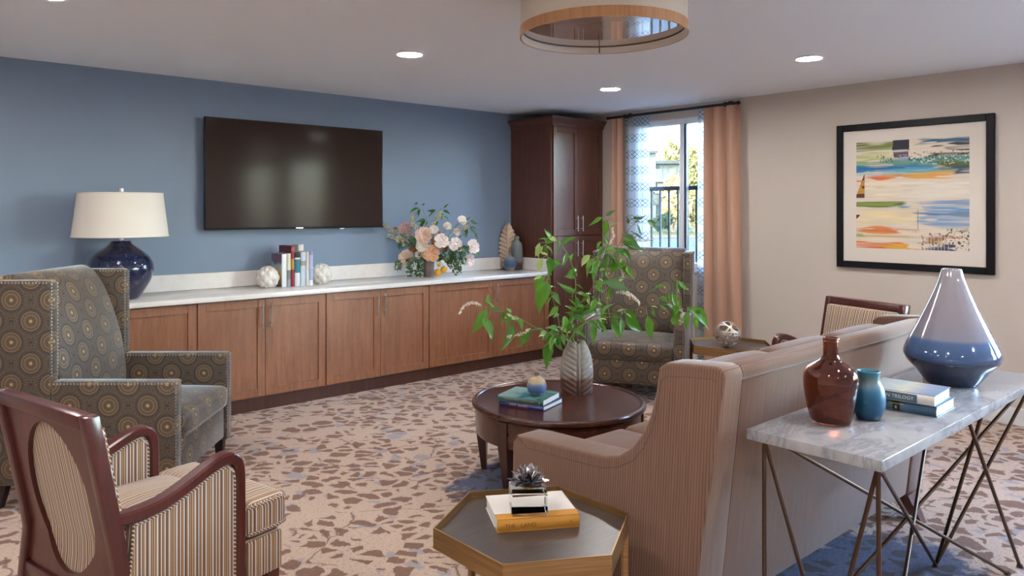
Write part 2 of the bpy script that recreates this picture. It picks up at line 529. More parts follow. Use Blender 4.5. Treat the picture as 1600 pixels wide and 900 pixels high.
def prism(bm, poly, a, b, axis='x', bev=0, seg=2, mtx=None):
    """poly of 2-D points extruded between a and b along the named axis"""
    t = bmesh.new()
    def P(p, s):
        return {'x': (s, p[0], p[1]), 'y': (p[0], s, p[1]), 'z': (p[0], p[1], s)}[axis]
    n = len(poly)
    addv(t, [P(p, a) for p in poly] + [P(p, b) for p in poly],
         [tuple(range(n))[::-1], tuple(range(n, 2 * n))] + [(i, (i + 1) % n, n + (i + 1) % n, n + i) for i in range(n)])
    bmesh.ops.recalc_face_normals(t, faces=t.faces[:])
    if bev:
        ed = [e for e in t.edges if len(e.link_faces) == 2 and e.calc_face_angle(0) > R(50)]
        bmesh.ops.bevel(t, geom=ed, offset=bev, segments=seg, affect='EDGES', profile=.5)
    merge(bm, t, mtx)
def lathe(bm, prof, seg=32, sx=1, sy=1, mtx=None, cap=True):
    vs, fs = [], []
    for r, z in prof:
        for k in range(seg):
            a = 2 * PI * k / seg
            vs.append((r * math.cos(a) * sx, r * math.sin(a) * sy, z))
    for i in range(len(prof) - 1):
        for k in range(seg):
            k2 = (k + 1) % seg
            fs.append((i * seg + k, i * seg + k2, (i + 1) * seg + k2, (i + 1) * seg + k))
    if cap and prof[0][0] > 1e-5:
        fs.append(tuple(range(seg))[::-1])
    if cap and prof[-1][0] > 1e-5:
        fs.append(tuple((len(prof) - 1) * seg + k for k in range(seg)))
    t = bmesh.new()
    addv(t, vs, fs)
    bmesh.ops.remove_doubles(t, verts=t.verts[:], dist=1e-6)
    merge(bm, t, mtx)
def smoothp(pts, n=4):
    """Catmull-Rom through 2-D / 3-D points"""
    P = [Vector(p) for p in pts]
    out = []
    for i in range(len(P) - 1):
        p0 = P[max(i - 1, 0)]; p1 = P[i]; p2 = P[i + 1]; p3 = P[min(i + 2, len(P) - 1)]
        for k in range(n):
            t = k / n
            out.append(.5 * (2 * p1 + (p2 - p0) * t + (2 * p0 - 5 * p1 + 4 * p2 - p3) * t * t + (3 * p1 - p0 - 3 * p2 + p3) * t ** 3))
    out.append(P[-1])
    return out
def tube(bm, pts, r, seg=8, closed=False, r2=None, mtx=None):
    P = [Vector(p) for p in pts]
    n = len(P)
    vs, fs = [], []
    up = None
    for i in range(n):
        if closed:
            t = (P[(i + 1) % n] - P[i - 1]).normalized()
        else:
            t = (P[min(i + 1, n - 1)] - P[max(i - 1, 0)]).normalized()
        if up is None:
            up = t.orthogonal().normalized()
        up = (up - t * up.dot(t))
        up = up.normalized() if up.length > 1e-6 else t.orthogonal().normalized()
        sd = t.cross(up)
        rr = r if r2 is None else r + (r2 - r) * i / (n - 1)
        for k in range(seg):
            a = 2 * PI * k / seg
            vs.append(P[i] + (up * math.cos(a) + sd * math.sin(a)) * rr)
    for i in range(n if closed else n - 1):
        j = (i + 1) % n
        for k in range(seg):
            k2 = (k + 1) % seg
            fs.append((i * seg + k, i * seg + k2, j * seg + k2, j * seg + k))
    if not closed:
        fs.append(tuple(range(seg))[::-1])
        fs.append(tuple((n - 1) * seg + k for k in range(seg)))
    addv(bm, vs, fs, mtx)
def ribbon(bm, pts, side, w, t, mtx=None):
    """rectangular section swept along pts: w wide along the fixed side vector, t thick"""
    P = [Vector(p) for p in pts]
    s = Vector(side).normalized()
    vs, fs = [], []
    n = len(P)
    for i in range(n):
        d = (P[min(i + 1, n - 1)] - P[max(i - 1, 0)]).normalized()
        nn = s.cross(d).normalized()
        c = .18 * min(w, t)
        for a, b in ((-w / 2 + c, -t / 2), (w / 2 - c, -t / 2), (w / 2, -t / 2 + c), (w / 2, t / 2 - c), (w / 2 - c, t / 2), (-w / 2 + c, t / 2), (-w / 2, t / 2 - c), (-w / 2, -t / 2 + c)):
            vs.append(P[i] + s * a + nn * b)
    for i in range(n - 1):
        for k in range(8):
            k2 = (k + 1) % 8
            fs.append((i * 8 + k, i * 8 + k2, i * 8 + 8 + k2, i * 8 + 8 + k))
    fs.append(tuple(range(8))[::-1])
    fs.append(tuple((n - 1) * 8 + k for k in range(8)))
    tt = bmesh.new()
    addv(tt, vs, fs)
    bmesh.ops.recalc_face_normals(tt, faces=tt.faces[:])
    merge(bm, tt, mtx)
def cushion(bm, lo, hi, r=.03, puff=.02, n=7, side=.0, mtx=None):
    c = [(a + b) / 2 for a, b in zip(lo, hi)]
    h = [(b - a) / 2 for a, b in zip(lo, hi)]
    def co(H):
        q = max(H - r, 1e-4)
        inner = [-q + 2 * q * i / n for i in range(n + 1)]
        rim = [H - r * .03, H - r * .35] if H > r else []
        return [-H] + [-v for v in rim[1:]] + inner + rim[1:] + [H]
    t = bmesh.new()
    for ax in range(3):
        u, v = [k for k in range(3) if k != ax]
        cu, cv = co(h[u]), co(h[v])
        for sg in (-1, 1):
            idx = {}
            for i, a in enumerate(cu):
                for j, b in enumerate(cv):
                    p = [0, 0, 0]
                    p[ax] = sg * h[ax]; p[u] = a; p[v] = b
                    idx[i, j] = t.verts.new(p)
            for i in range(len(cu) - 1):
                for j in range(len(cv) - 1):
                    t.faces.new((idx[i, j], idx[i + 1, j], idx[i + 1, j + 1], idx[i, j + 1]))
    bmesh.ops.remove_doubles(t, verts=t.verts[:], dist=1e-5)
    for vv in t.verts:
        p = vv.co
        q = Vector([max(-(h[k] - r), min(h[k] - r, p[k])) for k in range(3)])
        d = p - q
        if d.length > 1e-7:
            p = q + d.normalized() * r
        e = [1 - (min(1, abs(p[k]) / h[k])) ** 2 for k in range(3)]
        z = p.z
        p.z += (1 if z > 0 else -.3) * puff * e[0] * e[1] * abs(z) / h[2]
        if side:
            p.x += side * (1 if p.x > 0 else -1) * e[1] * e[2] * abs(p.x) / h[0]
            p.y += side * (1 if p.y > 0 else -1) * e[0] * e[2] * abs(p.y) / h[1]
        vv.co = p + Vector(c)
    bmesh.ops.recalc_face_normals(t, faces=t.faces[:])
    merge(bm, t, mtx)
def dome(bm, c, nrm, r, seg=6):
    q = Vector((0, 0, 1)).rotation_difference(Vector(nrm)).to_matrix().to_4x4()
    q.translation = Vector(c)
    vs = [(r * math.cos(2 * PI * k / seg), r * math.sin(2 * PI * k / seg), 0) for k in range(seg)]
    vs += [(r * .65 * math.cos(2 * PI * k / seg), r * .65 * math.sin(2 * PI * k / seg), r * .45) for k in range(seg)] + [(0, 0, r * .6)]
    fs = [(k, (k + 1) % seg, seg + (k + 1) % seg, seg + k) for k in range(seg)] + [(seg + k, seg + (k + 1) % seg, 2 * seg) for k in range(seg)]
    addv(bm, vs, fs, q)

def uvbox(me):
    uv = me.uv_layers.new(name='UVMap')
    n = len(me.loops)
    co = np.empty(len(me.vertices) * 3, dtype=np.float32)
    me.vertices.foreach_get('co', co)
    co = co.reshape(-1, 3)
    li = np.empty(n, dtype=np.int32)
    me.loops.foreach_get('vertex_index', li)
    npoly = len(me.polygons)
    pn = np.empty(npoly * 3, dtype=np.float32)
    me.polygons.foreach_get('normal', pn)
    pn = np.abs(pn.reshape(-1, 3))
    lt = np.empty(npoly, dtype=np.int32)
    me.polygons.foreach_get('loop_total', lt)
    ax = np.repeat(np.argmax(pn * np.array([1, 1, .98]), axis=1), lt)
    p = co[li]
    u = np.where(ax == 0, p[:, 1], np.where(ax == 1, p[:, 0], p[:, 1]))
    v = np.where(ax == 0, p[:, 2], np.where(ax == 1, p[:, 2], p[:, 0]))
    uv.data.foreach_set('uv', np.stack([u, v], 1).astype(np.float32).ravel())

def mesh(name, bm, mt, angle=38, uv=True):
    me = bpy.data.meshes.new(name)
    bmesh.ops.recalc_face_normals(bm, faces=bm.faces[:])
    bm.to_mesh(me)
    bm.free()
    if mt:
        me.materials.append(mt)
    if angle:
        me.polygons.foreach_set('use_smooth', [True] * len(me.polygons))
        me.set_sharp_from_angle(angle=R(angle))
    if uv:
        uvbox(me)
    return me
def obj(name, bm, mt, parent=None, loc=None, rz=0, angle=38, kind=None):
    me = bm if isinstance(bm, bpy.types.Mesh) else mesh(name, bm, mt, angle)
    o = bpy.data.objects.new(name, me)
    COL.objects.link(o)
    if parent:
        o.parent = parent
    if loc is not None:
        o.location = loc
    if rz:
        o.rotation_euler = (0, 0, rz)
    if kind:
        o['kind'] = kind
    return o
def tag(o, label, cat, group=None):
    o['label'] = label
    o['category'] = cat
    if group:
        o['group'] = group
    return o
def thing(name, label, cat, loc=(0, 0, 0), rz=0, group=None):
    o = bpy.data.objects.new(name, None)
    o.empty_display_size = .1
    COL.objects.link(o)
    o.location = loc
    o.rotation_euler = (0, 0, rz)
    return tag(o, label, cat, group)
def struct(name, bm, mt, parent=None, angle=38):
    o = obj(name, bm, mt, parent, angle=angle)
    if not parent:
        o['kind'] = 'structure'
    return o
def dup(root, loc, rz, label=None):
    r = root.copy()
    COL.objects.link(r)
    r.location = loc
    r.rotation_euler = (0, 0, rz)
    if label:
        r['label'] = label
    for ch in root.children:
        c = ch.copy()
        COL.objects.link(c)
        c.parent = r
        for g in ch.children:
            d = g.copy()
            COL.objects.link(d)
            d.parent = c
    return r
B = bmesh.new
def text(name, s, size, mt, parent, loc, rot, width=None):
    cu = bpy.data.curves.new(name, 'FONT')
    cu.body = s
    cu.size = size
    cu.extrude = .0003
    cu.align_x = 'CENTER'
    cu.align_y = 'CENTER'
    cu.resolution_u = 2
    cu.materials.append(mt)
    o = bpy.data.objects.new(name, cu)
    COL.objects.link(o)
    o.parent = parent
    me = bpy.data.meshes.new_from_object(o)
    bpy.data.objects.remove(o)
    o = bpy.data.objects.new(name, me)
    COL.objects.link(o)
    o.parent = parent
    o.location = loc
    o.rotation_euler = rot
    return o

# ------------------------------------------------------------------ the room
WY, WX, HC = 6.231, 6.587, 2.664          # blue wall, window wall, ceiling
XL, YB = -2.6, -3.6
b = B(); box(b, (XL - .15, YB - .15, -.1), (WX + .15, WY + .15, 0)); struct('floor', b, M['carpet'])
b = B(); box(b, (XL - .15, YB - .15, HC), (WX + .15, WY + .15, HC + .2)); struct('ceiling', b, M['ceiling_paint'])
b = B(); box(b, (XL - .15, WY, 0), (WX + .15, WY + .15, HC)); struct('wall_back', b, M['blue_paint'])
b = B(); box(b, (XL - .15, YB - .15, 0), (XL, WY, HC)); struct('wall_left', b, M['beige_paint'])
b = B(); box(b, (XL, YB - .15, 0), (WX + .15, YB, HC)); struct('wall_front', b, M['beige_paint'])
W1 = (3.98, 5.12, .985, 2.535)      # y0, y1, z0, z1 of the window in view
W2 = (-1.15, .15, .985, 2.535)       # more windows further along the same wall, outside the frame
W3 = (-3.2, -1.9, .985, 2.535)
b = B()
for (y0, y1, z0, z1) in ((YB, W3[0], 0, HC), (W2[0], W2[1], 0, W2[2]), (W2[0], W2[1], W2[3], HC), (W2[1], W1[0], 0, HC),
                         (W3[0], W3[1], 0, W3[2]), (W3[0], W3[1], W3[3], HC), (W3[1], W2[0], 0, HC),
                         (W1[0], W1[1], 0, W1[2]), (W1[0], W1[1], W1[3], HC), (W1[1], WY, 0, HC)):
    box(b, (WX, y0, z0), (WX + .15, y1, z1))
bmesh.ops.remove_doubles(b, verts=b.verts[:], dist=1e-4)
struct('wall_right', b, M['beige_paint'], angle=0)
b = B(); box(b, (WX - .014, YB, 0), (WX, W1[1] + .1, .13), .004, 1); struct('baseboard_right', b, M['white_trim'])
b = B(); box(b, (XL, YB, 0), (XL + .014, WY, .13), .004, 1); struct('baseboard_left', b, M['white_trim'])
b = B(); box(b, (XL + .014, YB, 0), (WX - .014, YB + .014, .13), .004, 1); struct('baseboard_front', b, M['white_trim'])
b = B(); box(b, (XL + .014, WY - .014, 0), (.43, WY, .13), .004, 1); struct('baseboard_back', b, M['white_trim'])

def window(name, w, split):
    y0, y1, z0, z1 = w
    xi = WX + .035
    root = bpy.data.objects.new(name, None)
    COL.objects.link(root)
    root['kind'] = 'structure'
    f = .06
    b = B()
    box(b, (xi, y0, z0), (xi + .07, y0 + f, z1), .004, 1)
    box(b, (xi, y1 - f, z0), (xi + .07, y1, z1), .004, 1)
    box(b, (xi, y0 + f, z1 - f), (xi + .07, y1 - f, z1), .004, 1)
    box(b, (xi, y0 + f, z0), (xi + .07, y1 - f, z0 + f), .004, 1)
    obj('window_frame', b, M['vinyl'], root)
    b = B(); box(b, (xi - .005, split - .004, z0 + f), (xi + .06, split + .045, z1 - f), .004, 1)
    obj('mullion', b, M['vinyl'], root)
    b = B(); box(b, (xi + .005, split - .028, z0 + f), (xi + .055, split - .006, z1 - f), .002, 1)
    obj('sash_gasket', b, M['dark_gasket'], root)
    b = B(); box(b, (xi + .04, split + .046, z0 + f), (xi + .046, y1 - f, z1 - f))
    obj('pane', b, M['pane_dimmed'] if w is W1 else M['pane'], root, angle=0)
    b = B(); box(b, (xi + .03, y0 + f, z0 + f), (xi + .036, split - .03, z1 - f))
    obj('pane', b, M['pane_dimmed'] if w is W1 else M['pane'], root, angle=0)
    b = B(); box(b, (WX - .03, y0 - .02, z0 - .03), (xi, y1 + .02, z0), .004, 1)
    obj('window_sill', b, M['white_trim'], root)
    return root
window('window_1', W1, 4.545)
window('window_2', W2, -.5)
window('window_3', W3, -2.55)

# ------------------------------------------------------------------ ceiling lights
def downlight(x, y, label, visible=True):
    t = thing('downlight', label, 'ceiling light', (x, y, HC), 0, 'recessed downlights')
    b = B()
    lathe(b, [(.098, 0), (.098, -.006), (.088, -.009), (.082, -.004), (.082, 0)], 32)
    obj('trim_ring', b, M['white_trim'], t)
    b = B(); lathe(b, [(.0001, -.0035), (.081, -.0035), (.081, -.001), (.0001, -.001)], 32)
    obj('lens', b, M['led'], t)
    return t
DL = [(3.006, 4.279, 'round recessed downlight left of the drum pendant, above the television side of the room'),
      (5.216, 4.342, 'round recessed downlight behind the drum pendant, nearest the curtained window'),
      (5.234, 2.548, 'round recessed downlight right of the drum pendant, above the framed abstract picture'),
      (.80, 4.28, 'recessed downlight above the wing chair by the navy lamp, outside the picture'),
      (.80, 2.45, 'recessed downlight above the striped chair in front, outside the picture'),
      (3.006, .70, 'recessed downlight above the marble console, outside the picture'),
      (5.234, .70, 'recessed downlight beyond the console end, outside the picture'),
      (.80, .70, 'recessed downlight over the camera, outside the picture'),
      (-1.4, 4.28, 'recessed downlight by the left wall, outside the picture'),
      (-1.4, 2.45, 'recessed downlight in the middle of the left side, outside the picture'),
      (-1.4, .70, 'recessed downlight behind the camera on the left, outside the picture'),
      (3.006, -1.5, 'recessed downlight behind the camera on the right, outside the picture'),
      (.80, -1.5, 'recessed downlight far behind the camera, outside the picture')]
for x, y, l in DL:
    downlight(x, y, l)

t = thing('drum_pendant', 'large linen drum ceiling light with pale wood band hanging from ceiling', 'ceiling light', (2.846, 2.416, 2.43))
RD = .402
b = B(); lathe(b, [(RD, .045), (RD, .175), (RD - .004, .175), (RD - .004, .045)], 72, cap=False)
b2 = B(); lathe(b2, [(RD + .004, 0), (RD + .004, .048), (RD - .001, .048), (RD - .001, 0), (RD + .004, 0)], 72, cap=False)
obj('shade', b, M['linen_drum'], t)
obj('wood_band', b2, M['wood_band'], t)
b = B(); lathe(b, [(RD - .0025, .001), (RD - .0025, .17), (RD - .006, .17), (RD - .006, .001), (RD - .0025, .001)], 72, cap=False); obj('shade_lining', b, M['drum_inner'], t)
b = B(); lathe(b, [(.0001, .038), (RD - .012, .038), (RD - .012, .044), (.0001, .044)], 72); obj('diffuser', b, M['diffuser'], t)
b = B(); tube(b, [((RD - .010) * math.cos(2 * PI * k / 72), (RD - .010) * math.sin(2 * PI * k / 72), .037) for k in range(72)], .0035, 6, True)
for k in range(3):
    a = .75 + 2 * PI * k / 3
    tube(b, [((RD - .009) * math.cos(a), (RD - .009) * math.sin(a), .003), ((RD - .009) * math.cos(a), (RD - .009) * math.sin(a), .036)], .0035, 6)
obj('retaining_ring', b, M['bronze'], t)
b = B(); lathe(b, [(.012, .078), (.012, .212), (.07, .214), (.07, .2338), (.0001, .2338)], 24); obj('stem_and_canopy', b, M['nickel'], t)
lathe_led = B(); lathe(lathe_led, [(.0001, .1), (.16, .1), (.16, .11), (.0001, .11)], 24); obj('lamp_tray', lathe_led, M['white_trim'], t)

# ------------------------------------------------------------------ cabinets
FY = 5.621                              # door faces
PITCH = .5334
CX0 = 2.034 - PITCH * 3                 # left end of the cabinet run
def shaker(name, x0, x1, z0, z1, parent, handle_x, handle_z, mt, y=FY):
    st = .062
    b = B()
    box(b, (x0, y, z0), (x0 + st, y + .02, z1), .0015, 1)
    box(b, (x1 - st, y, z0), (x1, y + .02, z1), .0015, 1)
    box(b, (x0 + st, y, z1 - st), (x1 - st, y + .02, z1), .0015, 1)
    box(b, (x0 + st, y, z0), (x1 - st, y + .02, z0 + st), .0015, 1)
    d = obj(name, b, mt, parent)
    b = B(); box(b, (x0 + st - .004, y + .011, z0 + st - .004), (x1 - st + .004, y + .019, z1 - st + .004)); obj('door_panel', b, mt, d, angle=0)
    b = B()
    tube(b, [(handle_x, y - .03, handle_z[0]), (handle_x, y - .03, handle_z[1])], .006, 10)
    for hz in (handle_z[0] + .03, handle_z[1] - .03):
        tube(b, [(handle_x, y - .03, hz), (handle_x, y + .001, hz)], .0045, 8)
    obj('handle', b, M['nickel'], d)
    return d
UL = ['low wooden cabinet unit behind the left wing chair', 'low wooden cabinet unit under the lamp, beside the left wing chair arm',
      'low wooden cabinet unit under the row of books', 'low wooden cabinet unit under the bouquet of roses', 'low wooden cabinet unit beside the tall cabinet, behind the leafy branches']
x = CX0 - PITCH
CXL = x
for i in range(5):
    xa = CXL + i * 2 * PITCH
    if i == 4:
        xb = 5.755
    else:
        xb = xa + 2 * PITCH
    t = thing('base_cabinet', UL[i], 'cabinet', (0, 0, 0), 0, 'low cabinet units along the blue wall')
    b = B(); box(b, (xa, FY + .021, .115), (xb, WY - .002, .896)); obj('carcass', b, M['cab_wood'], t, angle=0)
    b = B(); box(b, (xa, FY + .07, 0), (xb, WY - .03, .114)); obj('toe_kick', b, M['cab_wood_shaded'], t, angle=0)
    mid = (xa + xb) / 2
    g = .003
    shaker('door', xa + g + .002, mid - .0015, .125, .886, t, mid - .036, (.662, .852), M['cab_wood'])
    shaker('door', mid + .0015, xb - g - .002, .125, .886, t, mid + .036, (.662, .852), M['cab_wood'])
t = thing('countertop', 'long white quartz countertop with upstand along the blue wall', 'countertop', (0, 0, 0))
b = B(); box(b, (CXL - .02, FY - .03, .897), (5.757, WY - .002, .935), .004, 2); obj('slab', b, M['quartz'], t)
b = B(); box(b, (CXL - .02, WY - .022, .9355), (5.757, WY - .002, 1.067), .002, 1); obj('backsplash', b, M['quartz'], t)
b = B(); box(b, (5.738, FY - .01, .9355), (5.757, WY - .0225, 1.067), .002, 1); obj('side_splash', b, M['quartz'], t)

t = thing('tall_cabinet', 'tall wooden corner cabinet with crown moulding beside the window', 'cabinet', (0, 0, 0))
TX0, TX1, TY = 5.761, 6.584, 5.583
b = B(); box(b, (TX0, TY + .021, .115), (TX1, WY - .002, 2.515)); obj('carcass', b, M['cab_wood_shaded'], t, angle=0)
b = B(); box(b, (TX0, TY + .07, 0), (TX1, WY - .03, .114)); obj('toe_kick', b, M['cab_wood_shaded'], t, angle=0)
def crown(b):
    prof = [(0, 2.49), (.006, 2.49), (.008, 2.515), (.035, 2.55), (.048, 2.56), (.05, 2.585), (0, 2.585)]
    # front and left faces of the crown, mitred at the corner
    vs, fs = [], []
    n = len(prof)
    for px, py in ((TX0, WY - .002), (TX0, TY), (TX1, TY)):
        for o, z in prof:
            vs.append((px - (o if px == TX0 else 0), py - (o if py == TY else 0), z))
    for s in range(2):
        for k in range(n):
            k2 = (k + 1) % n
            fs.append((s * n + k, s * n + k2, (s + 1) * n + k2, (s + 1) * n + k))
    fs.append(tuple(range(n))); fs.append(tuple(2 * n + k for k in range(n))[::-1])
    addv(b, vs, fs)
    box(b, (TX0, TY, 2.516), (TX1, WY - .002, 2.583))
b = B(); crown(b); obj('crown_moulding', b, M['cab_wood_shaded'], t, angle=20)
mid = (TX0 + TX1) / 2
for z0, z1, hz in ((1.312, 2.487, (1.355, 1.525)), (.125, 1.303, (1.085, 1.255))):
    shaker('door', TX0 + .02, mid - .0015, z0, z1, t, mid - .04, hz, M['cab_wood_shaded'], TY)
    shaker('door', mid + .0015, TX1 - .01, z0, z1, t, mid + .04, hz, M['cab_wood_shaded'], TY)

# ------------------------------------------------------------------ television
t = thing('television', 'large flat black television mounted on the blue wall', 'television', (0, 0, 0))
TVY = 6.141
b = B(); box(b, (2.283, TVY, 1.42), (4.0, TVY + .035, 2.351), .004, 2); obj('casing', b, M['tv_bezel'], t)
b = B(); box(b, (2.293, TVY - .0015, 1.436), (3.99, TVY + .001, 2.342)); obj('screen', b, M['tv_screen'], t, angle=0)
b = B(); box(b, (3.09, TVY - .002, 1.4225), (3.16, TVY + .001, 1.4325)); obj('badge', b, M['tv_mark'], t, angle=0)
b = B(); box(b, (3.53, TVY - .003, 1.412), (3.58, TVY + .02, 1.4205), .002, 1); obj('sensor', b, M['tv_mark'], t)
b = B(); box(b, (2.8, TVY + .035, 1.6), (3.5, WY - .001, 2.1)); obj('wall_mount', b, M['tv_bezel'], t, angle=0)

# ------------------------------------------------------------------ framed picture
AY0, AY1, AZ0, AZ1 = 1.778, 2.95, 1.098, 2.312
t = thing('framed_print', 'square framed abstract print of coloured streaks with wide ivory mat and black frame', 'picture', (0, 0, 0))
b = B()
fw, fx = .055, WX - .034
box(b, (fx, AY0, AZ0), (WX - .001, AY0 + fw, AZ1), .004, 1)
box(b, (fx, AY1 - fw, AZ0), (WX - .001, AY1, AZ1), .004, 1)
box(b, (fx, AY0 + fw, AZ0), (WX - .001, AY1 - fw, AZ0 + fw), .004, 1)
box(b, (fx, AY0 + fw, AZ1 - fw), (WX - .001, AY1 - fw, AZ1), .004, 1)
obj('frame', b, M['frame_black'], t)
b = B(); box(b, (WX - .016, AY0 + fw, AZ0 + fw), (WX - .002, AY1 - fw, AZ1 - fw)); obj('mat', b, M['mat_board'], t, angle=0)
def art_mesh():
    y0, y1, z0, z1 = 1.946, 2.788, 1.268, 2.156
    n = 150
    rng = np.random.default_rng(5)
    img = np.zeros((n, n, 3))
    L = lambda h: np.array(lin(h)[:3])
    def nz(fx, fy, seed):
        r = np.random.default_rng(seed)
        g = r.random((fy + 2, fx + 2))
        yy, xx = np.meshgrid(np.linspace(0, fy, n), np.linspace(0, fx, n), indexing='ij')
        i, j = yy.astype(int), xx.astype(int)
        a, c = yy - i, xx - j
        a = a * a * (3 - 2 * a); c = c * c * (3 - 2 * c)
        return (g[i, j] * (1 - a) + g[i + 1, j] * a) * (1 - c) + (g[i, j + 1] * (1 - a) + g[i + 1, j + 1] * a) * c
    V, U = np.meshgrid(np.linspace(0, 1, n), np.linspace(0, 1, n), indexing='ij')   # V down from the top, U rightwards
    img[:] = L('#d9cbb9')
    streak = nz(4, 70, 1) * .6 + nz(9, 140, 2) * .4
    def band(v0, v1, u0, u1, col, amt=.9, seed=0, soft=.009, rag=.3):
        amt = min(1, amt * 1.15)
        f = nz(7, 55, 100 + seed)
        wob = (nz(5, 4, 200 + seed) - .5) * .03
        m = np.clip((V - v0 + wob) / soft, 0, 1) * np.clip((v1 - V + wob) / soft, 0, 1)
        m *= np.clip((U - u0 + (f - .5) * rag) / .05, 0, 1) * np.clip((u1 - U + (f - .5) * rag) / .05, 0, 1)
        m *= np.clip(.15 + 1.7 * nz(5, 75, 300 + seed), 0, 1) * amt
        img[:] = img * (1 - m[..., None]) + L(col) * m[..., None]
    band(.0, .08, -.2, .42, '#77803f', .9, 1); band(.0, .05, .6, 1.2, '#2d5d80', .95, 2); band(.04, .12, .78, 1.2, '#1d2436', .95, 3)
    band(.1, .16, -.2, .35, '#b9c07a', .8, 4); band(.13, .17, .55, 1.2, '#2b2320', .85, 5); band(.17, .25, .3, 1.2, '#4d8a86', .85, 6)
    band(.16, .22, -.2, .2, '#90a653', .8, 7); band(.22, .28, -.2, .7, '#2f78ac', .95, 8); band(.2, .31, .74, 1.2, '#4c5a23', .95, 9, rag=.1)
    band(.27, .32, .8, 1.2, '#1c3f63', .9, 10); band(.25, .3, .1, .4, '#3a94c4', .7, 11); band(.28, .32, -.2, .9, '#93b9b4', .6, 12)
    band(.3, .36, .3, .85, '#d89b45', .85, 13); band(.31, .335, .05, .35, '#b23b6a', .8, 14); band(.335, .37, .08, .36, '#d96a35', .9, 15)
    band(.4, .44, .1, .4, '#e3a878', .6, 16); band(.38, .55, .45, 1.2, '#e0d6c8', .7, 17); band(.36, .55, .1, .45, '#e2d3bd', .7, 18)
    band(.55, .625, -.2, .47, '#55702c', .95, 19, rag=.05); band(.57, .6, -.2, .3, '#8b9c45', .7, 20); band(.55, .6, .47, 1.2, '#7d97bd', .85, 21)
    band(.6, .66, .5, 1.2, '#5b93bd', .85, 22); band(.65, .8, .6, 1.2, '#7f9fc2', .8, 23); band(.64, .78, -.2, .55, '#e4cfa2', .75, 24)
    band(.8, .87, .0, .42, '#dd8a49', .9, 25); band(.86, .91, -.2, .12, '#7fae4e', .9, 26); band(.9, .93, -.2, .4, '#d8cfae', .8, 27)
    band(.935, 1.1, -.2, .5, '#dd6a1f', .95, 28); band(.95, 1.1, .3, .52, '#d9a83c', .8, 29); band(.84, .96, .62, .82, '#9a6a3d', .8, 30, rag=.2)
    band(.95, 1.1, .64, .82, '#2b3a63', .9, 31); band(.87, .9, .86, 1.0, '#b2452c', .9, 32); band(.8, .84, .85, 1.1, '#3d4a30', .6, 33)
    def blot(sel, col, amt=1.0):
        img[:] = np.where(sel[..., None], img * (1 - amt) + L(col) * amt, img)
    w = (nz(10, 10, 77) - .5) * .02
    blot((U + w > .345) & (U + w < .49) & (V < .105), '#1c1a33')
    blot((U + w > .355) & (U + w < .48) & (V > .10) & (V < .155), '#44283f', .9)
    blot((U + w > .40) & (U < .47) & (V > .13) & (V < .2), '#8f8fb4', .6)
    blot((U < .075) & (V > .30) & (V < .53) & ((V - .30) > (.075 - U) * 2.6), '#5a2e20')
    blot((U < .075) & (V > .36) & (V < .52) & ((V - .30) > (.075 - U) * 2.6) & (nz(30, 40, 9) > .5), '#b8852f')
    band(.0, .03, -.2, .3, '#56602c', .9, 40); band(.085, .11, .1, 1.2, '#d9d4c2', .7, 41); band(.185, .215, -.2, .9, '#6f9a78', .6, 42); band(.23, .26, .05, .5, '#1f5f94', .8, 43); band(.26, .3, .35, .75, '#57a0b5', .8, 44); band(.345, .36, -.2, .7, '#c65a3a', .6, 45); band(.56, .575, -.2, 1.2, '#33471d', .5, 46); band(.66, .70, .55, 1.2, '#3f6f9e', .6, 47); band(.82, .85, -.2, .5, '#c9682c', .7, 48); band(.88, .9, -.2, .6, '#b98b4a', .5, 49)
    blot((U < .03) & (V > .69) & (V < .725) & (U < (.725 - V)), '#4a2a22')
    sp = nz(70, 70, 50) * .5 + nz(140, 140, 51) * .5
    blot((sp > .66) & (V > .12) & (V < .2) & (U > .2), '#1d1b1e', .85)
    blot((sp > .64) & (V > .8) & (U > .82), '#1c2024', .9)
    blot((sp > .62) & (V > .85) & (U > .6) & (U < .82), '#5a3a22', .8)
    blot((sp < .33) & (V > .15) & (V < .24) & (U > .5), '#e2dacb', .8)
    blot((abs(U - .57) < .006) & (V > .64) & (V < .82), '#5a4a78', .7)
    blot((abs(V - .735) < .003) & (U < .32) & (U > .12), '#3a2c28', .8)
    img[:] = img * (.86 + .24 * streak[..., None])
    lattice = (np.sin(U * 2 * PI * 34) > .75) & (V > .78) & (U > .5) & (U < .85)
    blot(lattice, '#d9cfc0', .5)
    bm = bmesh.new()
    lay = bm.loops.layers.float_color.new('Col')
    g = [[bm.verts.new((WX - .0168, y1 + (y0 - y1) * j / n, z1 + (z0 - z1) * i / n)) for j in range(n + 1)] for i in range(n + 1)]
    for i in range(n):
        for j in range(n):
            f = bm.faces.new((g[i][j], g[i + 1][j], g[i + 1][j + 1], g[i][j + 1]))
            c = (*np.clip(img[i, j], 0, 1), 1)
            for l in f.loops:
                l[lay] = c
    return bm
obj('print', art_mesh(), M['art'], t, angle=0)

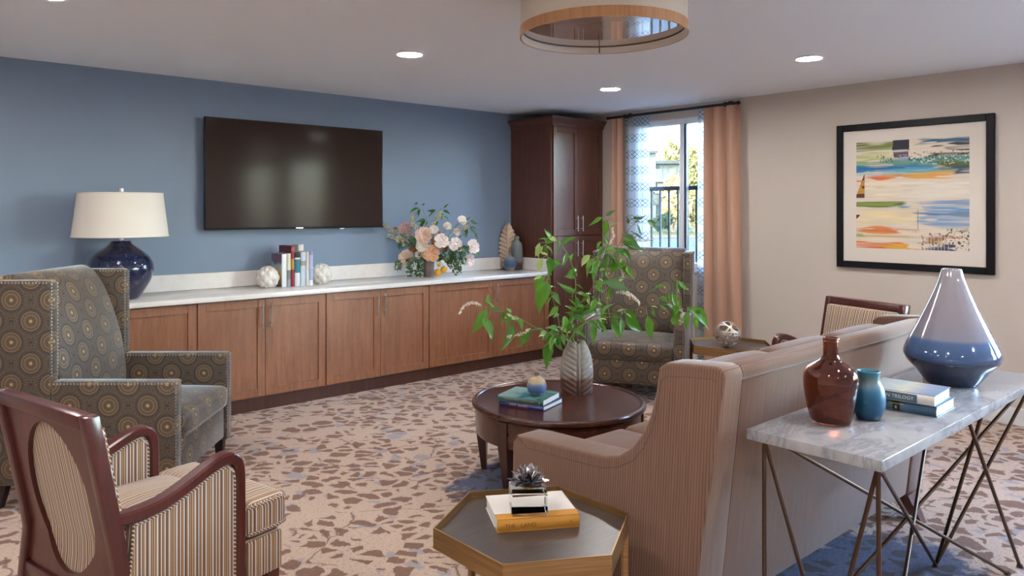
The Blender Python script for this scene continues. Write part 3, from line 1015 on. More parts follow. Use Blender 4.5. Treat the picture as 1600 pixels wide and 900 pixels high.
# ------------------------------------------------------------------ curtains and rod
t = thing('curtain_rod', 'dark curtain rod with round finials above the window', 'curtain rod', (0, 0, 0))
RX, RZ = WX - .1, 2.603
b = B(); tube(b, [(RX, 3.86, RZ), (RX, 5.42, RZ)], .014, 12); obj('rod', b, M['rod'], t)
for yy in (3.845, 5.43):
    b = B(); lathe(b, [(.0001, -.022), (.014, -.018), (.02, 0), (.014, .018), (.0001, .022)], 12, mtx=Matrix.Translation((RX, yy, RZ)) @ Matrix.Rotation(R(90), 4, 'X')); obj('finial', b, M['rod'], t)
for yy in (3.98, 5.2):
    b = B(); box(b, (RX - .012, yy - .015, RZ - .02), (WX - .001, yy + .015, RZ + .02), .003, 1); box(b, (WX - .014, yy - .025, RZ - .05), (WX - .001, yy + .025, RZ + .04), .002, 1)
    obj('bracket', b, M['rod'], t)
def curtain(name, label, y0, y1, mt, folds, amp, x, flare=0., th=.004, top=2.588, ph=0.):
    n, mz = int(folds * 14), 24
    vs, fs = [], []
    uvs = []
    rng = random.Random(int(y0 * 1000))
    k1, k2 = rng.uniform(0, 6), rng.uniform(0, 6)
    for side in (0, 1):
        for j in range(mz + 1):
            z = top + (.015 - top) * j / mz
            for i in range(n + 1):
                s = i / n
                y = y0 + (y1 - y0) * s
                y += flare * (j / mz) * (s - (1 if flare > 0 else 0))
                a = 2 * PI * folds * s + ph
                w = math.sin(a) + .25 * math.sin(2 * a + k1 + .5 * j / mz)
                am = amp * (.75 + .25 * math.sin(k2 + 3 * j / mz))
                vs.append((x + am * w + side * th, y + .25 * am * math.sin(2 * a) * (.3 + j / mz), z))
    N1 = (mz + 1) * (n + 1)
    for j in range(mz):
        for i in range(n):
            q = j * (n + 1) + i
            fs.append((q, q + 1, q + n + 2, q + n + 1))
            fs.append((N1 + q, N1 + q + n + 1, N1 + q + n + 2, N1 + q + 1))
    ring = [i for i in range(n + 1)] + [j * (n + 1) + n for j in range(1, mz + 1)] + [mz * (n + 1) + i for i in range(n - 1, -1, -1)] + [j * (n + 1) for j in range(mz - 1, 0, -1)]
    for q in range(len(ring)):
        a_, b_ = ring[q], ring[(q + 1) % len(ring)]
        fs.append((a_, b_, b_ + N1, a_ + N1))
    bm = B()
    addv(bm, vs, fs)
    o = obj(name, bm, mt, angle=60)
    me = o.data                     # cloth coordinate: along the folded width, and height
    uv = me.uv_layers['UVMap'].data
    width = (y1 - y0) * 1.35
    for lo in me.loops:
        vi = lo.vertex_index % N1
        uv[lo.index].uv = ((vi % (n + 1)) / n * width, me.vertices[lo.vertex_index].co.z)
    return o
def hung(name, label, cat, group, *a, **k):
    o = curtain(name, label, *a, **k)
    return tag(o, label, cat, group)
hung('tan_curtain', 'tan curtain panel hanging at the right side of the window, beside the bare wall', 'curtain', 'tan curtains', 3.835, 4.20, M['tan_curtain'], 2.6, .035, RX + .0, .05, ph=.6)
hung('tan_curtain', 'narrow tan curtain panel hanging at the left side of the window, by the tall cabinet', 'curtain', 'tan curtains', 5.225, 5.392, M['tan_curtain'], 2.0, .028, RX + .0)
hung('sheer_curtain', 'white sheer curtain with dark lattice lines left of the open glass', 'curtain', 'lattice sheers', 4.91, 5.225, M['sheer'], 2.4, .016, RX + .05, th=.0015)
hung('sheer_curtain', 'thin strip of white lattice sheer curtain beside the right tan panel', 'curtain', 'lattice sheers', 4.20, 4.325, M['sheer'], 1.2, .014, RX + .045, th=.0015)

# ------------------------------------------------------------------ outdoors
def stuffm(name, color, rough=.9, k=.26):
    n = N(name)
    p = n.pos()
    c = [v * k for v in lin(color)[:3]]
    return n.set(color=n.mix(n.noise(p, .8, 4, .6), c + [1], [v * 1.3 for v in c] + [1]), rough=rough, spec=.1)
M['road'] = stuffm('grey_pavement', '#6a757c')
M['terrace'] = stuffm('pale_terrace', '#a2a19c')
M['lawn'] = stuffm('lawn', '#757a45')
M['dry'] = stuffm('dry_verge', '#85775c')
b = B(); box(b, (WX + .3, -60, -.4), (46, 140, -.15)); struct('pavement', b, M['road'], angle=0)
OUT_R, OUT_F = (math.sin(_a), -math.cos(_a)), (math.cos(_a), math.sin(_a))
def slab(d0, d1, r0, r1, z0, z1):
    b = B()
    ps = [(r * OUT_R[0] + d * OUT_F[0], r * OUT_R[1] + d * OUT_F[1]) for r, d in ((r0, d0), (r1, d0), (r1, d1), (r0, d1))]
    prism(b, ps, z0, z1, 'z')
    return b
struct('verge', slab(47, 53, -40, 60, -.4, -.1), M['dry'])
struct('lawn', slab(53, 130, -60, 90, -.4, -.05), M['lawn'])
t = thing('balcony_railing', 'black metal balcony railing with thin upright bars outside the window', 'railing', (0, 0, 0))
GX = WX + .3
b = B(); box(b, (GX - .025, 3.3, 1.80), (GX + .025, 5.75, 1.845), .004, 1); obj('top_rail', b, M['iron'], t)
b = B(); box(b, (GX - .02, 3.3, .12), (GX + .02, 5.75, .16), .004, 1); obj('bottom_rail', b, M['iron'], t)
k = 0
yy = 3.4
barm = B(); box(barm, (-.009, -.009, 0), (.009, .009, 1.64)); barm = mesh('bar', barm, M['iron'], 0)
while yy < 5.7:
    obj('bar', barm, None, t, (GX, yy + .007, .16))
    yy += .1155
for yy in (3.3, 5.75):
    b = B(); box(b, (GX - .025, yy - .025, -.148), (GX + .025, yy + .025, 1.845), .003, 1); obj('railing_post', b, M['iron'], t)
# neighbouring house
M['stucco'] = stuffm('pale_green_stucco', '#8d978f')
M['roofing'] = plain('grey_roofing', '#2a2f2e', .8)
M['far_glass'] = plain('far_window', '#1c262b', .15)
t = thing('apartment_house', 'pale green flat roofed house with balconies seen through the window', 'building', (0, 0, 0))
hd = 62.0
hx = pix(1040, 329, hd)
t.location = (hx.x, hx.y, -.05)
t.rotation_euler = (0, 0, R(YAW - 90))      # local x runs to the right, local y away
def hp(x, y):
    return ((x - 1040) / 1177.86 * hd, CAMH + .05 - (y - 328.9) / 1177.86 * hd)
def hbox(nm, x0, y0, x1, y1, dp0, dp1, mt, parent=t):
    a0, z1 = hp(x0, y0); a1, z0 = hp(x1, y1)
    b = B(); box(b, (a0, dp0, max(z0, 0)), (a1, dp1, z1)); return obj(nm, b, mt, parent, angle=0)
hbox('wall', 985, 240, 1024, 362, -.2, 6, M['stucco'])
hbox('wall', 1024, 256, 1063, 362, .4, 6, M['stucco'])
hbox('roof', 982, 236, 1026, 240, -.6, 6.3, M['roofing'])
hbox('roof', 1024, 251, 1066, 256, -.2, 6.3, M['roofing'])
for (x0, y0, x1, y1) in ((1026, 264, 1036, 280), (1046, 264, 1058, 272), (1028, 284, 1044, 298), (1048, 286, 1058, 298), (1000, 262, 1012, 276), (1000, 292, 1012, 306), (1016, 300, 1030, 320)):
    hbox('window', x0, y0, x1, y1, .3 if x0 > 1020 else -.28, .42 if x0 > 1020 else -.15, M['far_glass'])
hbox('balcony', 1024, 281, 1048, 285, -1.0, .4, M['stucco'])
hbox('balcony', 1022, 299, 1048, 303, -1.2, .4, M['stucco'])
for xx in range(1024, 1049, 4):
    hbox('baluster', xx, 290, xx + .7, 299, -1.15, -1.1, M['white_trim'])
def foliage(bm, c, rad, n, size, rng, flat=1.0):
    for k in range(n):
        while True:
            v = Vector((rng.uniform(-1, 1), rng.uniform(-1, 1), rng.uniform(-1, 1)))
            if .25 < v.length < 1:
                break
        bump = .75 + .25 * math.sin(v.x * 7 + c[0]) * math.cos(v.y * 6 + v.z * 5)
        p = Vector((c[0] + v.x * rad[0] * bump, c[1] + v.y * rad[1] * bump, c[2] + v.z * rad[2] * bump))
        q = Quaternion((rng.gauss(0, 1), rng.gauss(0, 1), rng.gauss(0, 1), rng.gauss(0, 1))).normalized()
        s = size * rng.uniform(.6, 1.3)
        addv(bm, [p + q @ Vector(o) for o in ((-s, 0, 0), (0, -s * .45, s * .1), (s, 0, 0), (0, s * .45, s * .1))], [(0, 1, 2, 3)])
def tree(label, cat, x, d, ybase, ytop, wpx, c1, trunk=True, group=None, n=2600):
    rng = random.Random(int(x * 7 + d))
    p = pix(x, ybase, d)
    sc = d / 1177.86
    h = (ybase - ytop) * sc
    w = wpx * sc / 2
    t = thing('tree' if trunk else 'shrub', label, cat, (p.x, p.y, -.06), 0, group)
    h = h + (p.z + .06)
    mt = stuffm('foliage_tone', c1, k=1.15)
    bm = B()
    z0 = .3 * h if trunk else 0
    for k in range(5):
        cc = (rng.uniform(-.45, .45) * w, rng.uniform(-.45, .45) * w, z0 + (h - z0) * rng.uniform(.35, .7))
        foliage(bm, cc, (w * .62, w * .62, (h - z0) * .33), n // 6, .035 * h + .1, rng)
    foliage(bm, (0, 0, z0 + (h - z0) * .5), (w * .8, w * .8, (h - z0) * .5), n // 5, .035 * h + .1, rng)
    obj('crown', bm, mt, t, angle=0)
    bm = B(); tube(bm, [(0, 0, 0), (.05 * w, 0, h * .3), (0, .05 * w, h * .7)], .03 * h, 8, r2=.01 * h); obj('trunk', bm, M['stem_brown'], t)
tree('tall yellow green tree behind the neighbouring house, left of the mullion', 'tree', 1045, 78, 350, 214, 62, '#6d6a45')
tree('tall yellow green tree behind the neighbouring house, right of the mullion', 'tree', 1085, 74, 350, 226, 46, '#6a6742')
tree('round golden bush in front of the house, behind the railing bars', 'bush', 1052, 56, 348, 268, 50, '#8c7a52', False)
tree('golden bush right of the window mullion, behind the railing', 'bush', 1086, 57, 350, 285, 40, '#7a6f4a', False)
tree('low dark green hedge on the lawn in front of the house', 'hedge', 1034, 54.5, 347, 331, 40, '#232f22', False, n=1500)
tree('tall tree far left outside, behind the lattice sheer', 'tree', 985, 70, 350, 235, 60, '#5d6142')
tree('tall tree far right outside, behind the right tan curtain', 'tree', 1130, 75, 350, 210, 70, '#62603f')

# ------------------------------------------------------------------ wing chairs
def taper_leg(x, y, h, a, b_, dx=0, dy=0, z0=0):
    b = B()
    addv(b, [(x - b_ + dx, y - b_ + dy, z0), (x + b_ + dx, y - b_ + dy, z0), (x + b_ + dx, y + b_ + dy, z0), (x - b_ + dx, y + b_ + dy, z0),
             (x - a, y - a, h), (x + a, y - a, h), (x + a, y + a, h), (x - a, y + a, h)],
         [(3, 2, 1, 0), (4, 5, 6, 7), (0, 1, 5, 4), (1, 2, 6, 5), (2, 3, 7, 6), (3, 0, 4, 7)])
    return b
def wing_chair(label, loc, rz):
    t = thing('wing_chair', label, 'armchair', loc, rz, 'wing chairs in medallion fabric')
    F = M['medallion']
    YO, ZA, ZW = .4425, .68, 1.212
    b = B(); box(b, (-.24, -.352, .15), (.642, .352, .345), .012, 2); obj('seat_base', b, F, t)
    b = B(); cushion(b, (-.06, -.348, .347), (.675, .348, .485), .04, .03, 8, .004); obj('seat_cushion', b, F, t)
    for s in (-1, 1):
        b = B()
        y0, y1 = (YO - .088, YO) if s > 0 else (-YO, -YO + .088)
        box(b, (.003, y0, .13), (.656, y1, ZA), .012, 3)
        obj('arm', b, F, t)
        b = B()
        y0, y1 = (YO - .075, YO) if s > 0 else (-YO, -YO + .075)
        prism(b, [(-.31, .13), (.002, .13), (.002, ZW - .01), (-.02, ZW), (-.30, ZW)], y0, y1, 'y', .012, 3)
        obj('wing', b, F, t)
    prof = smoothp([(-.06, .36), (.015, .50), (.02, .60), (-.005, .78), (-.055, .95), (-.105, 1.08), (-.155, 1.17), (-.205, 1.222), (-.265, 1.24), (-.33, 1.225)], 4)
    prof = [tuple(p) for p in prof] + [(-.345, 1.16), (-.345, .15), (-.2, .15), (-.2, .36)]
    b = B(); prism(b, prof, -.365, .365, 'y', .012, 2); obj('back', b, F, t)
    # nail heads along the edges: hundreds of tiny domes joined in one piece
    b = B()
    def row(p0, p1, nrm, step=.0175):
        p0, p1 = Vector(p0), Vector(p1)
        k = max(2, int((p1 - p0).length / step))
        for i in range(k + 1):
            dome(b, p0.lerp(p1, i / k), nrm, .0065, 5)
    for s in (-1, 1):
        for yy in (YO - .009, YO - .066):
            row((.0025, s * yy, ZA + .03), (.0025, s * yy, ZW - .02), (1, 0, 0))
        for yy in (YO - .010, YO - .078):
            row((.6562, s * yy, .16), (.6562, s * yy, ZA - .012), (1, 0, 0))
        row((.02, s * (YO + .0005), ZA - .012), (.64, s * (YO + .0005), ZA - .012), (0, s, 0))
        row((.03, s * (YO - .0885), ZA - .012), (.64, s * (YO - .0885), ZA - .012), (0, -s, 0))
        row((-.29, s * (YO + .0005), ZW - .012), (-.02, s * (YO + .0005), ZW - .012), (0, s, 0))
        row((-.15, s * (YO - .0755), ZW - .012), (-.02, s * (YO - .0755), ZW - .012), (0, -s, 0))
    obj('nailhead_trim', b, M['nail'], t, kind='stuff')
    for x, dx in ((.60, .0), (-.27, -.03)):
        for s in (-1, 1):
            obj('leg', taper_leg(x, s * .395, .14, .028, .019, dx), M['black_wood'], t)
    return t
def rd(r, d, z=0):
    return (r * math.sin(_a) + d * math.cos(_a), -r * math.cos(_a) + d * math.sin(_a), z)
wl = wing_chair('high wing chair in grey medallion fabric with nailheads, on the left by the lamp', rd(-2.283, 4.408), R(YAW - 90))
wr = dup(wl, (5.53, 4.245, 0), R(209), 'high wing chair in brown grey medallion fabric in front of the window, behind the branches')

# ------------------------------------------------------------------ striped armchairs
def rake(bm):
    for v in bm.verts:
        z = v.co.z
        v.co.x += .1 - (z - .45) * .2 if z > .45 else .1 - (.45 - z) * .10
    return bm
def striped_chair(label, loc, rz):
    t = thing('striped_armchair', label, 'armchair', loc, rz, 'striped armchairs with mahogany frames')
    W, H = .325, .95
    st = .042
    # back frame: stiles, rails, and the board with its oval opening
    for s in (-1, 1):
        b = B(); box(b, (-.028, s * W - (st if s > 0 else 0), .0), (.022, s * W + (0 if s > 0 else st), H), .005, 2)
        bmesh.ops.subdivide_edges(b, edges=[e for e in b.edges if abs(e.verts[0].co.z - e.verts[1].co.z) > .5], cuts=10)
        obj('stile', rake(b), M['mahogany'], t)
    b = B(); box(b, (-.028, -W + st, H - .05), (.022, W - st, H), .005, 2); obj('top_rail', rake(b), M['mahogany'], t)
    b = B(); box(b, (-.024, -W + st, .27), (.018, W - st, .32), .005, 2); obj('bottom_rail', rake(b), M['mahogany'], t)
    b = B()
    y0, z0, z1 = W - st, .32, H - .05
    n = 48
    cz, ry, rz_ = .615, .205, .265
    outer, inner = [], []
    for k in range(n):
        a = 2 * PI * k / n
        c, s = math.cos(a), math.sin(a)
        inner.append((ry * c, cz + rz_ * s))
        q = min(y0 / abs(c) if abs(c) > 1e-6 else 9, ((z1 - cz) if s > 0 else (cz - z0)) / abs(s) if abs(s) > 1e-6 else 9)
        outer.append((q * c, cz + q * s))
    vs = [(-.012, *p) for p in outer] + [(-.012, *p) for p in inner] + [(.004, *p) for p in outer] + [(.004, *p) for p in inner]
    fs = []
    for k in range(n):
        j = (k + 1) % n
        fs += [(k, j, n + j, n + k), (2 * n + j, 2 * n + k, 3 * n + k, 3 * n + j), (n + k, n + j, 3 * n + j, 3 * n + k), (j, k, 2 * n + k, 2 * n + j)]
    addv(b, vs, fs)
    obj('back_board', rake(b), M['mahogany'], t, angle=25)
    b = B(); cushion(b, (.0045, -y0 + .002, .325), (.05, y0 - .002, z1 - .002), .016, 0, 8)
    for v in b.verts:
        e = max(0, 1 - (v.co.y / y0) ** 2) * max(0, 1 - ((v.co.z - .66) / .26) ** 2)
        v.co.x += (.025 if v.co.x > .03 else 0) * e
    bk = obj('back_upholstery', rake(b), M['stripe'], t)
    b = B()
    ring = [(.046, -y0 + .01, .41), (.046, y0 - .01, .41), (.046, y0 - .01, z1 - .01), (.046, -y0 + .01, z1 - .01)]
    pts = []
    for i in range(4):
        p, q = Vector(ring[i]), Vector(ring[(i + 1) % 4])
        pts += [p.lerp(q, k / 8) for k in range(8)]
    tube(b, pts, .005, 6, True)
    obj('piping', rake(b), M['stripe_welt'], bk)
    # arms
    arc = [(.093, .595), (.17, .592), (.25, .602), (.34, .632), (.42, .666), (.475, .684), (.512, .683), (.538, .662), (.548, .625), (.55, .55), (.55, .40), (.548, .19)]
    for s in (-1, 1):
        y = s * .285
        b = B(); ribbon(b, [(p[0], y, p[1]) for p in smoothp([Vector((q[0], q[1], 0)) for q in arc], 4)], (0, 1, 0), .056, .04)
        ar = obj('arm', b, M['mahogany'], t)
        inn = [(.135, .57)] + [(p[0] - .0, p[1] - .021) for p in arc[1:6]] + [(.505, .660), (.524, .640), (.529, .61)] + [(.529, .20), (.10, .20), (.125, .45)]
        b = B(); prism(b, inn, y - .020, y + .020, 'y', .006, 2); pn = obj('arm_panel', b, M['stripe'], t)
        b = B()
        for f in (-1, 1):
            loop = [(p[0] + (.006 if p[0] < .3 else -.006), y + f * .021, p[1] - .006) for p in inn[:9]] + [(.523, y + f * .021, .21)]
            tube(b, [loop[0]] + loop[1:], .0045, 6)
            tube(b, [loop[0], (.131, y + f * .021, .45), (.106, y + f * .021, .21)], .0045, 6)
        obj('piping', b, M['stripe_welt'], pn)
    b = B(); box(b, (.125, -.256, .2), (.572, .256, .352), .01, 2); box(b, (.574, -.305, .2), (.742, .305, .352), .012, 2); obj('seat_rail', b, M['stripe'], t)
    b = B(); cushion(b, (.13, -.256, .354), (.60, .256, .50), .035, .04, 7); cushion(b, (.572, -.31, .355), (.765, .31, .495), .035, .012, 7); sc = obj('seat_cushion', b, M['stripe'], t)
    b = B()
    for z in (.378, .478):
        tube(b, [(.58, .308, z), (.735, .308, z), (.757, .300, z), (.765, .28, z), (.765, -.28, z), (.757, -.300, z), (.735, -.308, z), (.58, -.308, z)], .005, 6)
    obj('piping', b, M['stripe_welt'], sc)
    for s in (-1, 1):
        obj('leg', taper_leg(.705, s * .268, .2, .028, .018), M['mahogany'], t)
    return t
sc1 = striped_chair('striped armchair with mahogany oval back, large in the left foreground seen from behind', (.523, 2.848, 0), R(13.5))
sc2 = dup(sc1, (5.50, 2.27, 0), R(163), 'striped armchair beyond the sofa, facing left below the framed print')

# ------------------------------------------------------------------ sofa
SX0, SX1 = 2.31, 4.30
t = thing('sofa', 'long tan pinstripe sofa with sloping arms, seen from behind in front of the marble console', 'sofa', (0, 0, 0))
arm_prof = [(1.515, .12), (1.42, 1.005), (1.43, 1.033), (1.46, 1.04), (1.60, 1.03), (1.665, 1.022), (1.692, 1.0), (1.697, .95), (1.705, .89), (1.722, .82), (1.755, .745), (1.80, .685),
            (1.86, .64), (1.93, .62), (2.05, .612), (2.2, .605), (2.36, .598), (2.43, .59), (2.452, .565), (2.45, .53), (2.425, .12)]
def sofa_arm(x_out, x_in):
    b = B()
    prism(b, arm_prof, min(x_out, x_in), max(x_out, x_in), 'x', .014, 3)
    s = -1 if x_out < x_in else 1
    for v in b.verts:
        if abs(v.co.x - x_out) < .03:
            v.co.x += s * .075 * (1.03 - v.co.z)
    return b
for xo, xi_ in ((SX0, SX0 + .125), (SX1, SX1 - .125)):
    ar = obj('arm', sofa_arm(xo, xi_), M['sofa'], t)
    s = -1 if xo < xi_ else 1
    b = B()
    tube(b, [(xo + s * (.075 * (1.03 - p[1]) + .0005), p[0] + (.012 if p[1] > .7 and p[0] < 1.5 else (-.014 if p[1] > .66 else -.012 if p[0] > 2.4 else 0)), p[1] - (.045 if p[1] > .59 else 0)) for p in arm_prof[2:19]], .0036, 6)
    obj('welt', b, M['welt'], ar)
b = B(); prism(b, [(1.52, .12), (1.425, 1.005), (1.432, 1.03), (1.46, 1.036), (1.50, 1.03), (1.52, 1.0), (1.60, .40), (1.60, .12)], SX0 + .127, SX1 - .127, 'x', .012, 2)
bp = obj('back_panel', b, M['sofa'], t)
b = B(); tube(b, [(SX0 + .02, 1.4265, .985), (SX1 - .02, 1.4265, .985)], .0038, 6); obj('welt', b, M['welt'], bp)
b = B(); box(b, (SX0 + .127, 1.605, .14), (SX1 - .127, 2.40, .34), .012, 2); obj('seat_base', b, M['sofa'], t)
cw = (SX1 - SX0 - .258) / 3
for k in range(3):
    xa = SX0 + .129 + k * cw
    b = B(); cushion(b, (xa + .004, 1.78, .342), (xa + cw - .004, 2.44, .49), .035, .025, 7); obj('seat_cushion', b, M['sofa'], t)
for k in range(3):
    xa = SX0 + .125 + k * (cw + .004) - .0
    b = B(); cushion(b, (xa + .003, 1.0, .49), (xa + cw - .005, 1.17, .985), .05, .012, 8, .010)
    for v in b.verts:
        v.co.y += .56 + (.985 - v.co.z) * .16
    c = obj('back_cushion', b, M['sofa'], t)
    b = B(); tube(b, [(xa + .03, 1.575, .964), (xa + cw * .3, 1.575, .976), (xa + cw * .7, 1.575, .976), (xa + cw - .03, 1.575, .964)], .005, 6); obj('welt', b, M['welt'], c)
for (x, y, dx, dy) in ((SX0 + .08, 1.575, -.03, -.06), (SX1 - .11, 1.545, -.02, -.085), (SX0 + .06, 2.38, 0, .0), (SX1 - .06, 2.38, 0, 0)):
    obj('leg', taper_leg(x, y, .125, .042, .026, dx, dy), M['mahogany'], t)

# ------------------------------------------------------------------ marble console table
CT, CB = .82, .782
KX0, KX1, KY0, KY1 = 2.415, 4.21, .948, 1.40
t = thing('console_table', 'grey marble topped console table on crossed bronze rods behind the sofa', 'console table', (0, 0, 0))
b = B(); box(b, (KX0, KY0, CB), (KX1, KY1, CT), .004, 2); obj('marble_top', b, M['marble'], t)
yb, yf = KY1 - .035, KY0 + .035
A_, Bf = (KX0 + .06, yb, CB), (KX0 + .06, yf, CB)
C_, Df = (KX1 - .06, yb, CB), (KX1 - .06, yf, CB)
ym = 1.21
foot = [(2.72, ym, .006), (3.707, 1.23, .006), (3.95, ym, .006)]
rods = [(A_, (KX0 + .06, yb, .006)), (A_, (2.62, ym, .006)), ((KX0 + .09, yb, CB), (3.86, KY0 + .05, .006)),
        (Bf, (2.62, ym, .006)), (Bf, (KX0 + .07, yf, .006)), (Bf, foot[1]),
        ((3.48, yf, CB), foot[1]), (Df, foot[1]), ((KX1 - .08, yb, CB), (2.52, yf, .006)),
        ((4.02, yf, CB), (2.86, yb, .006)), ((3.30, yf, CB), (3.98, yf, .006)), (Df, (KX1 - .06, yf, .006))]
for p, q in rods:
    b = B(); tube(b, [p, q], .0075, 10); obj('rod', b, M['bronze'], t)
b = B(); tube(b, [A_, C_], .007, 8); tube(b, [Bf, Df], .007, 8); tube(b, [A_, Bf], .007, 8); tube(b, [C_, Df], .007, 8)
for v in b.verts:
    v.co.z -= .008
obj('top_frame', b, M['bronze'], t)
for p in (foot[1], (2.62, ym, .006), (3.86, KY0 + .05, .006), (KX0 + .06, yb, .006), (KX0 + .07, yf, .006), (2.52, yf, .006), (2.86, yb, .006), (3.98, yf, .006), (KX1 - .06, yf, .006)):
    b = B(); lathe(b, [(.0001, 0), (.012, 0), (.013, .008), (.009, .016), (.0001, .018)], 12, mtx=Matrix.Translation((p[0], p[1], 0))); obj('foot', b, M['bronze'], t)

# ------------------------------------------------------------------ round coffee table
CXc, CYc, CZ = 3.284, 3.135, .45
t = thing('coffee_table', 'round dark walnut coffee table with moulded rim and small drawer', 'coffee table', (CXc, CYc, 0))
b = B(); lathe(b, [(.0001, .415), (.485, .415), (.505, .418), (.516, .428), (.518, .44), (.512, .452), (.50, .456), (.49, .452), (.486, .446), (.478, .444), (.0001, .444)], 96); obj('top', b, M['walnut'], t)
b = B(); lathe(b, [(.455, .27), (.492, .27), (.494, .28), (.494, .414), (.455, .414), (.455, .27)], 96, cap=False); obj('apron', b, M['walnut'], t)
for a in (126, 186, 306, 6):
    b = B()
    ca, sa = math.cos(R(a)), math.sin(R(a))
    mt = Matrix.Rotation(R(a), 4, 'Z')
    addv(b, [(.455 - .014, -.016, 0), (.455 + .014, -.016, 0), (.455 + .014, .016, 0), (.455 - .014, .016, 0),
             (.44 - .002, -.032, .27), (.503, -.032, .27), (.503, .032, .27), (.44 - .002, .032, .27),
             (.44 - .002, -.032, .413), (.503, -.032, .413), (.503, .032, .413), (.44 - .002, .032, .413)],
         [(3, 2, 1, 0), (8, 9, 10, 11)] + [(i, (i + 1) % 4, 4 + (i + 1) % 4, 4 + i) for i in range(4)] + [(4 + i, 4 + (i + 1) % 4, 8 + (i + 1) % 4, 8 + i) for i in range(4)], mt)
    obj('leg', b, M['walnut_v'], t)
b = B()
n = 20
vs, fs = [], []
for k in range(n + 1):
    a = R(216 + 60 * k / n)
    for r, z in ((.494, .29), (.4985, .292), (.4985, .398), (.494, .40)):
        vs.append((r * math.cos(a), r * math.sin(a), z))
for k in range(n):
    for i in range(3):
        fs.append((k * 4 + i, k * 4 + 4 + i, k * 4 + 5 + i, k * 4 + 1 + i))
addv(b, vs, fs)
dr = obj('drawer', b, M['walnut'], t)
a = R(246)
b = B(); lathe(b, [(.006, 0), (.006, .012), (.014, .018), (.014, .026), (.0001, .03)], 16, mtx=Matrix.Translation((.498 * math.cos(a), .498 * math.sin(a), .345)) @ Matrix.Rotation(a, 4, 'Z') @ Matrix.Rotation(R(90), 4, 'Y')); obj('knob', b, M['walnut'], dr)

# ------------------------------------------------------------------ hexagonal side tables
def hex_table(label, cx, cy, rot):
    t = thing('hexagonal_side_table', label, 'side table', (cx, cy, 0), rot, 'brass rimmed hexagonal side tables')
    r = .352
    P = lambda q: [(q * math.cos(R(30 + 60 * k)), q * math.sin(R(30 + 60 * k))) for k in range(6)]
    b = B(); prism(b, P(r - .006), .452, .474, 'z'); obj('wooden_top', b, M['grey_oak'], t, angle=20)
    b = B()
    o, i = P(r), P(r - .005)
    vs = [(*p, .43) for p in o] + [(*p, .43) for p in i] + [(*p, .5) for p in o] + [(*p, .5) for p in i]
    fs = []
    for k in range(6):
        j = (k + 1) % 6
        fs += [(k, j, 12 + j, 12 + k), (6 + j, 6 + k, 18 + k, 18 + j), (12 + k, 12 + j, 18 + j, 18 + k), (j, k, 6 + k, 6 + j)]
    addv(b, vs, fs)
    obj('brass_rim', b, M['brass'], t, angle=20)
    for k in (5, 1, 3):
        b = B(); a = R(30 + 60 * k); mt = Matrix.Rotation(a, 4, 'Z')
        box(b, (r - .026, -.011, 0), (r - .004, .011, .455), .002, 1, mt); obj('leg', b, M['brass'], t)
    return t
hx1 = hex_table('hexagonal side table with brass rim in the foreground, beside the sofa arm', 1.85, 1.885, 0)
hx2 = dup(hx1, (5.55, 3.36, 0), R(9), 'hexagonal side table with brass rim in the far corner by the curtain')

# ------------------------------------------------------------------ books
def book(name, label, loc, rz, L, D, T, cover, group=None, pages=None, spine=None, tilt=None):
    """lying book: spine runs along local x at y=0, depth D to +y, thickness T"""
    t = thing(name, label, 'book', loc, rz, group)
    c = .0028
    b = B()
    box(b, (0, 0, 0), (L, D, c), .0008, 1); box(b, (0, 0, T - c), (L, D, T), .0008, 1)
    obj('cover', b, cover, t)
    b = B()
    prof = [(0, c)] + [(-.006 * math.sin(PI * k / 6), c + (T - 2 * c) * k / 6) for k in range(1, 6)] + [(0, T - c), (.003, T - c), (.003, c)]
    prism(b, prof, 0.0005, L - .0005, 'x')
    obj('spine', b, spine or cover, t)
    b = B(); box(b, (.004, .0035, c), (L - .004, D - .005, T - c)); obj('pages', b, pages or M['paper'], t, angle=0)
    return t
def cmat(name, stops, axis=0, scale=1.0, rough=.35, nz=.5):
    n = N(name)
    p = n.coord('Object')
    v = n.m('ADD', n.m('MULTIPLY', n.sep(p)[axis], scale), n.m('MULTIPLY', n.m('SUBTRACT', n.noise(p, 9, 3, .6, 1.0), .5), nz))
    return n.set(color=n.ramp(v, stops), rough=rough, coat=.3, coatr=.1)
M['teal_cover'] = cmat('teal_landscape_cover', [(0, '#8fb0ae'), (.3, '#7aa3a0'), (.45, '#2c6f78'), (.6, '#2f89a0'), (.75, '#5f9b93'), (1, '#2f5f5c')], 0, 3.2, .2, .9)
M['teal_spine'] = plain('teal_spine', '#31565a', .3)
M['navy_cover'] = plain('navy_cover', '#262b66', .3)
M['gold_ink'] = plain('gold_ink', '#a3995f', .5)
M['salmon_ink'] = plain('salmon_ink', '#c9958a', .5)
M['dark_ink'] = plain('dark_ink', '#7a4d18', .6)
M['white_ink'] = plain('white_ink', '#d6d9d9', .6)
M['yellow_cloth'] = plain('yellow_cloth', '#b97f2b', .7)
M['ivory_cover'] = plain('ivory_cover', '#cfc8c2', .5)
M['misty_cover'] = cmat('misty_cover', [(0, '#8b97a3'), (.35, '#9aa7ab'), (.5, '#b5b49a'), (.65, '#9c9aa8'), (1, '#6e85a3')], 0, 4, .35, .9)
M['slate_spine'] = plain('slate_spine', '#51656f', .4)
M['steel_cover'] = cmat('steel_blue_cover', [(0, '#4d6a80'), (.5, '#456780'), (1, '#2f5069')], 0, 4, .4, .6)
M['pale_page'] = M['paper']
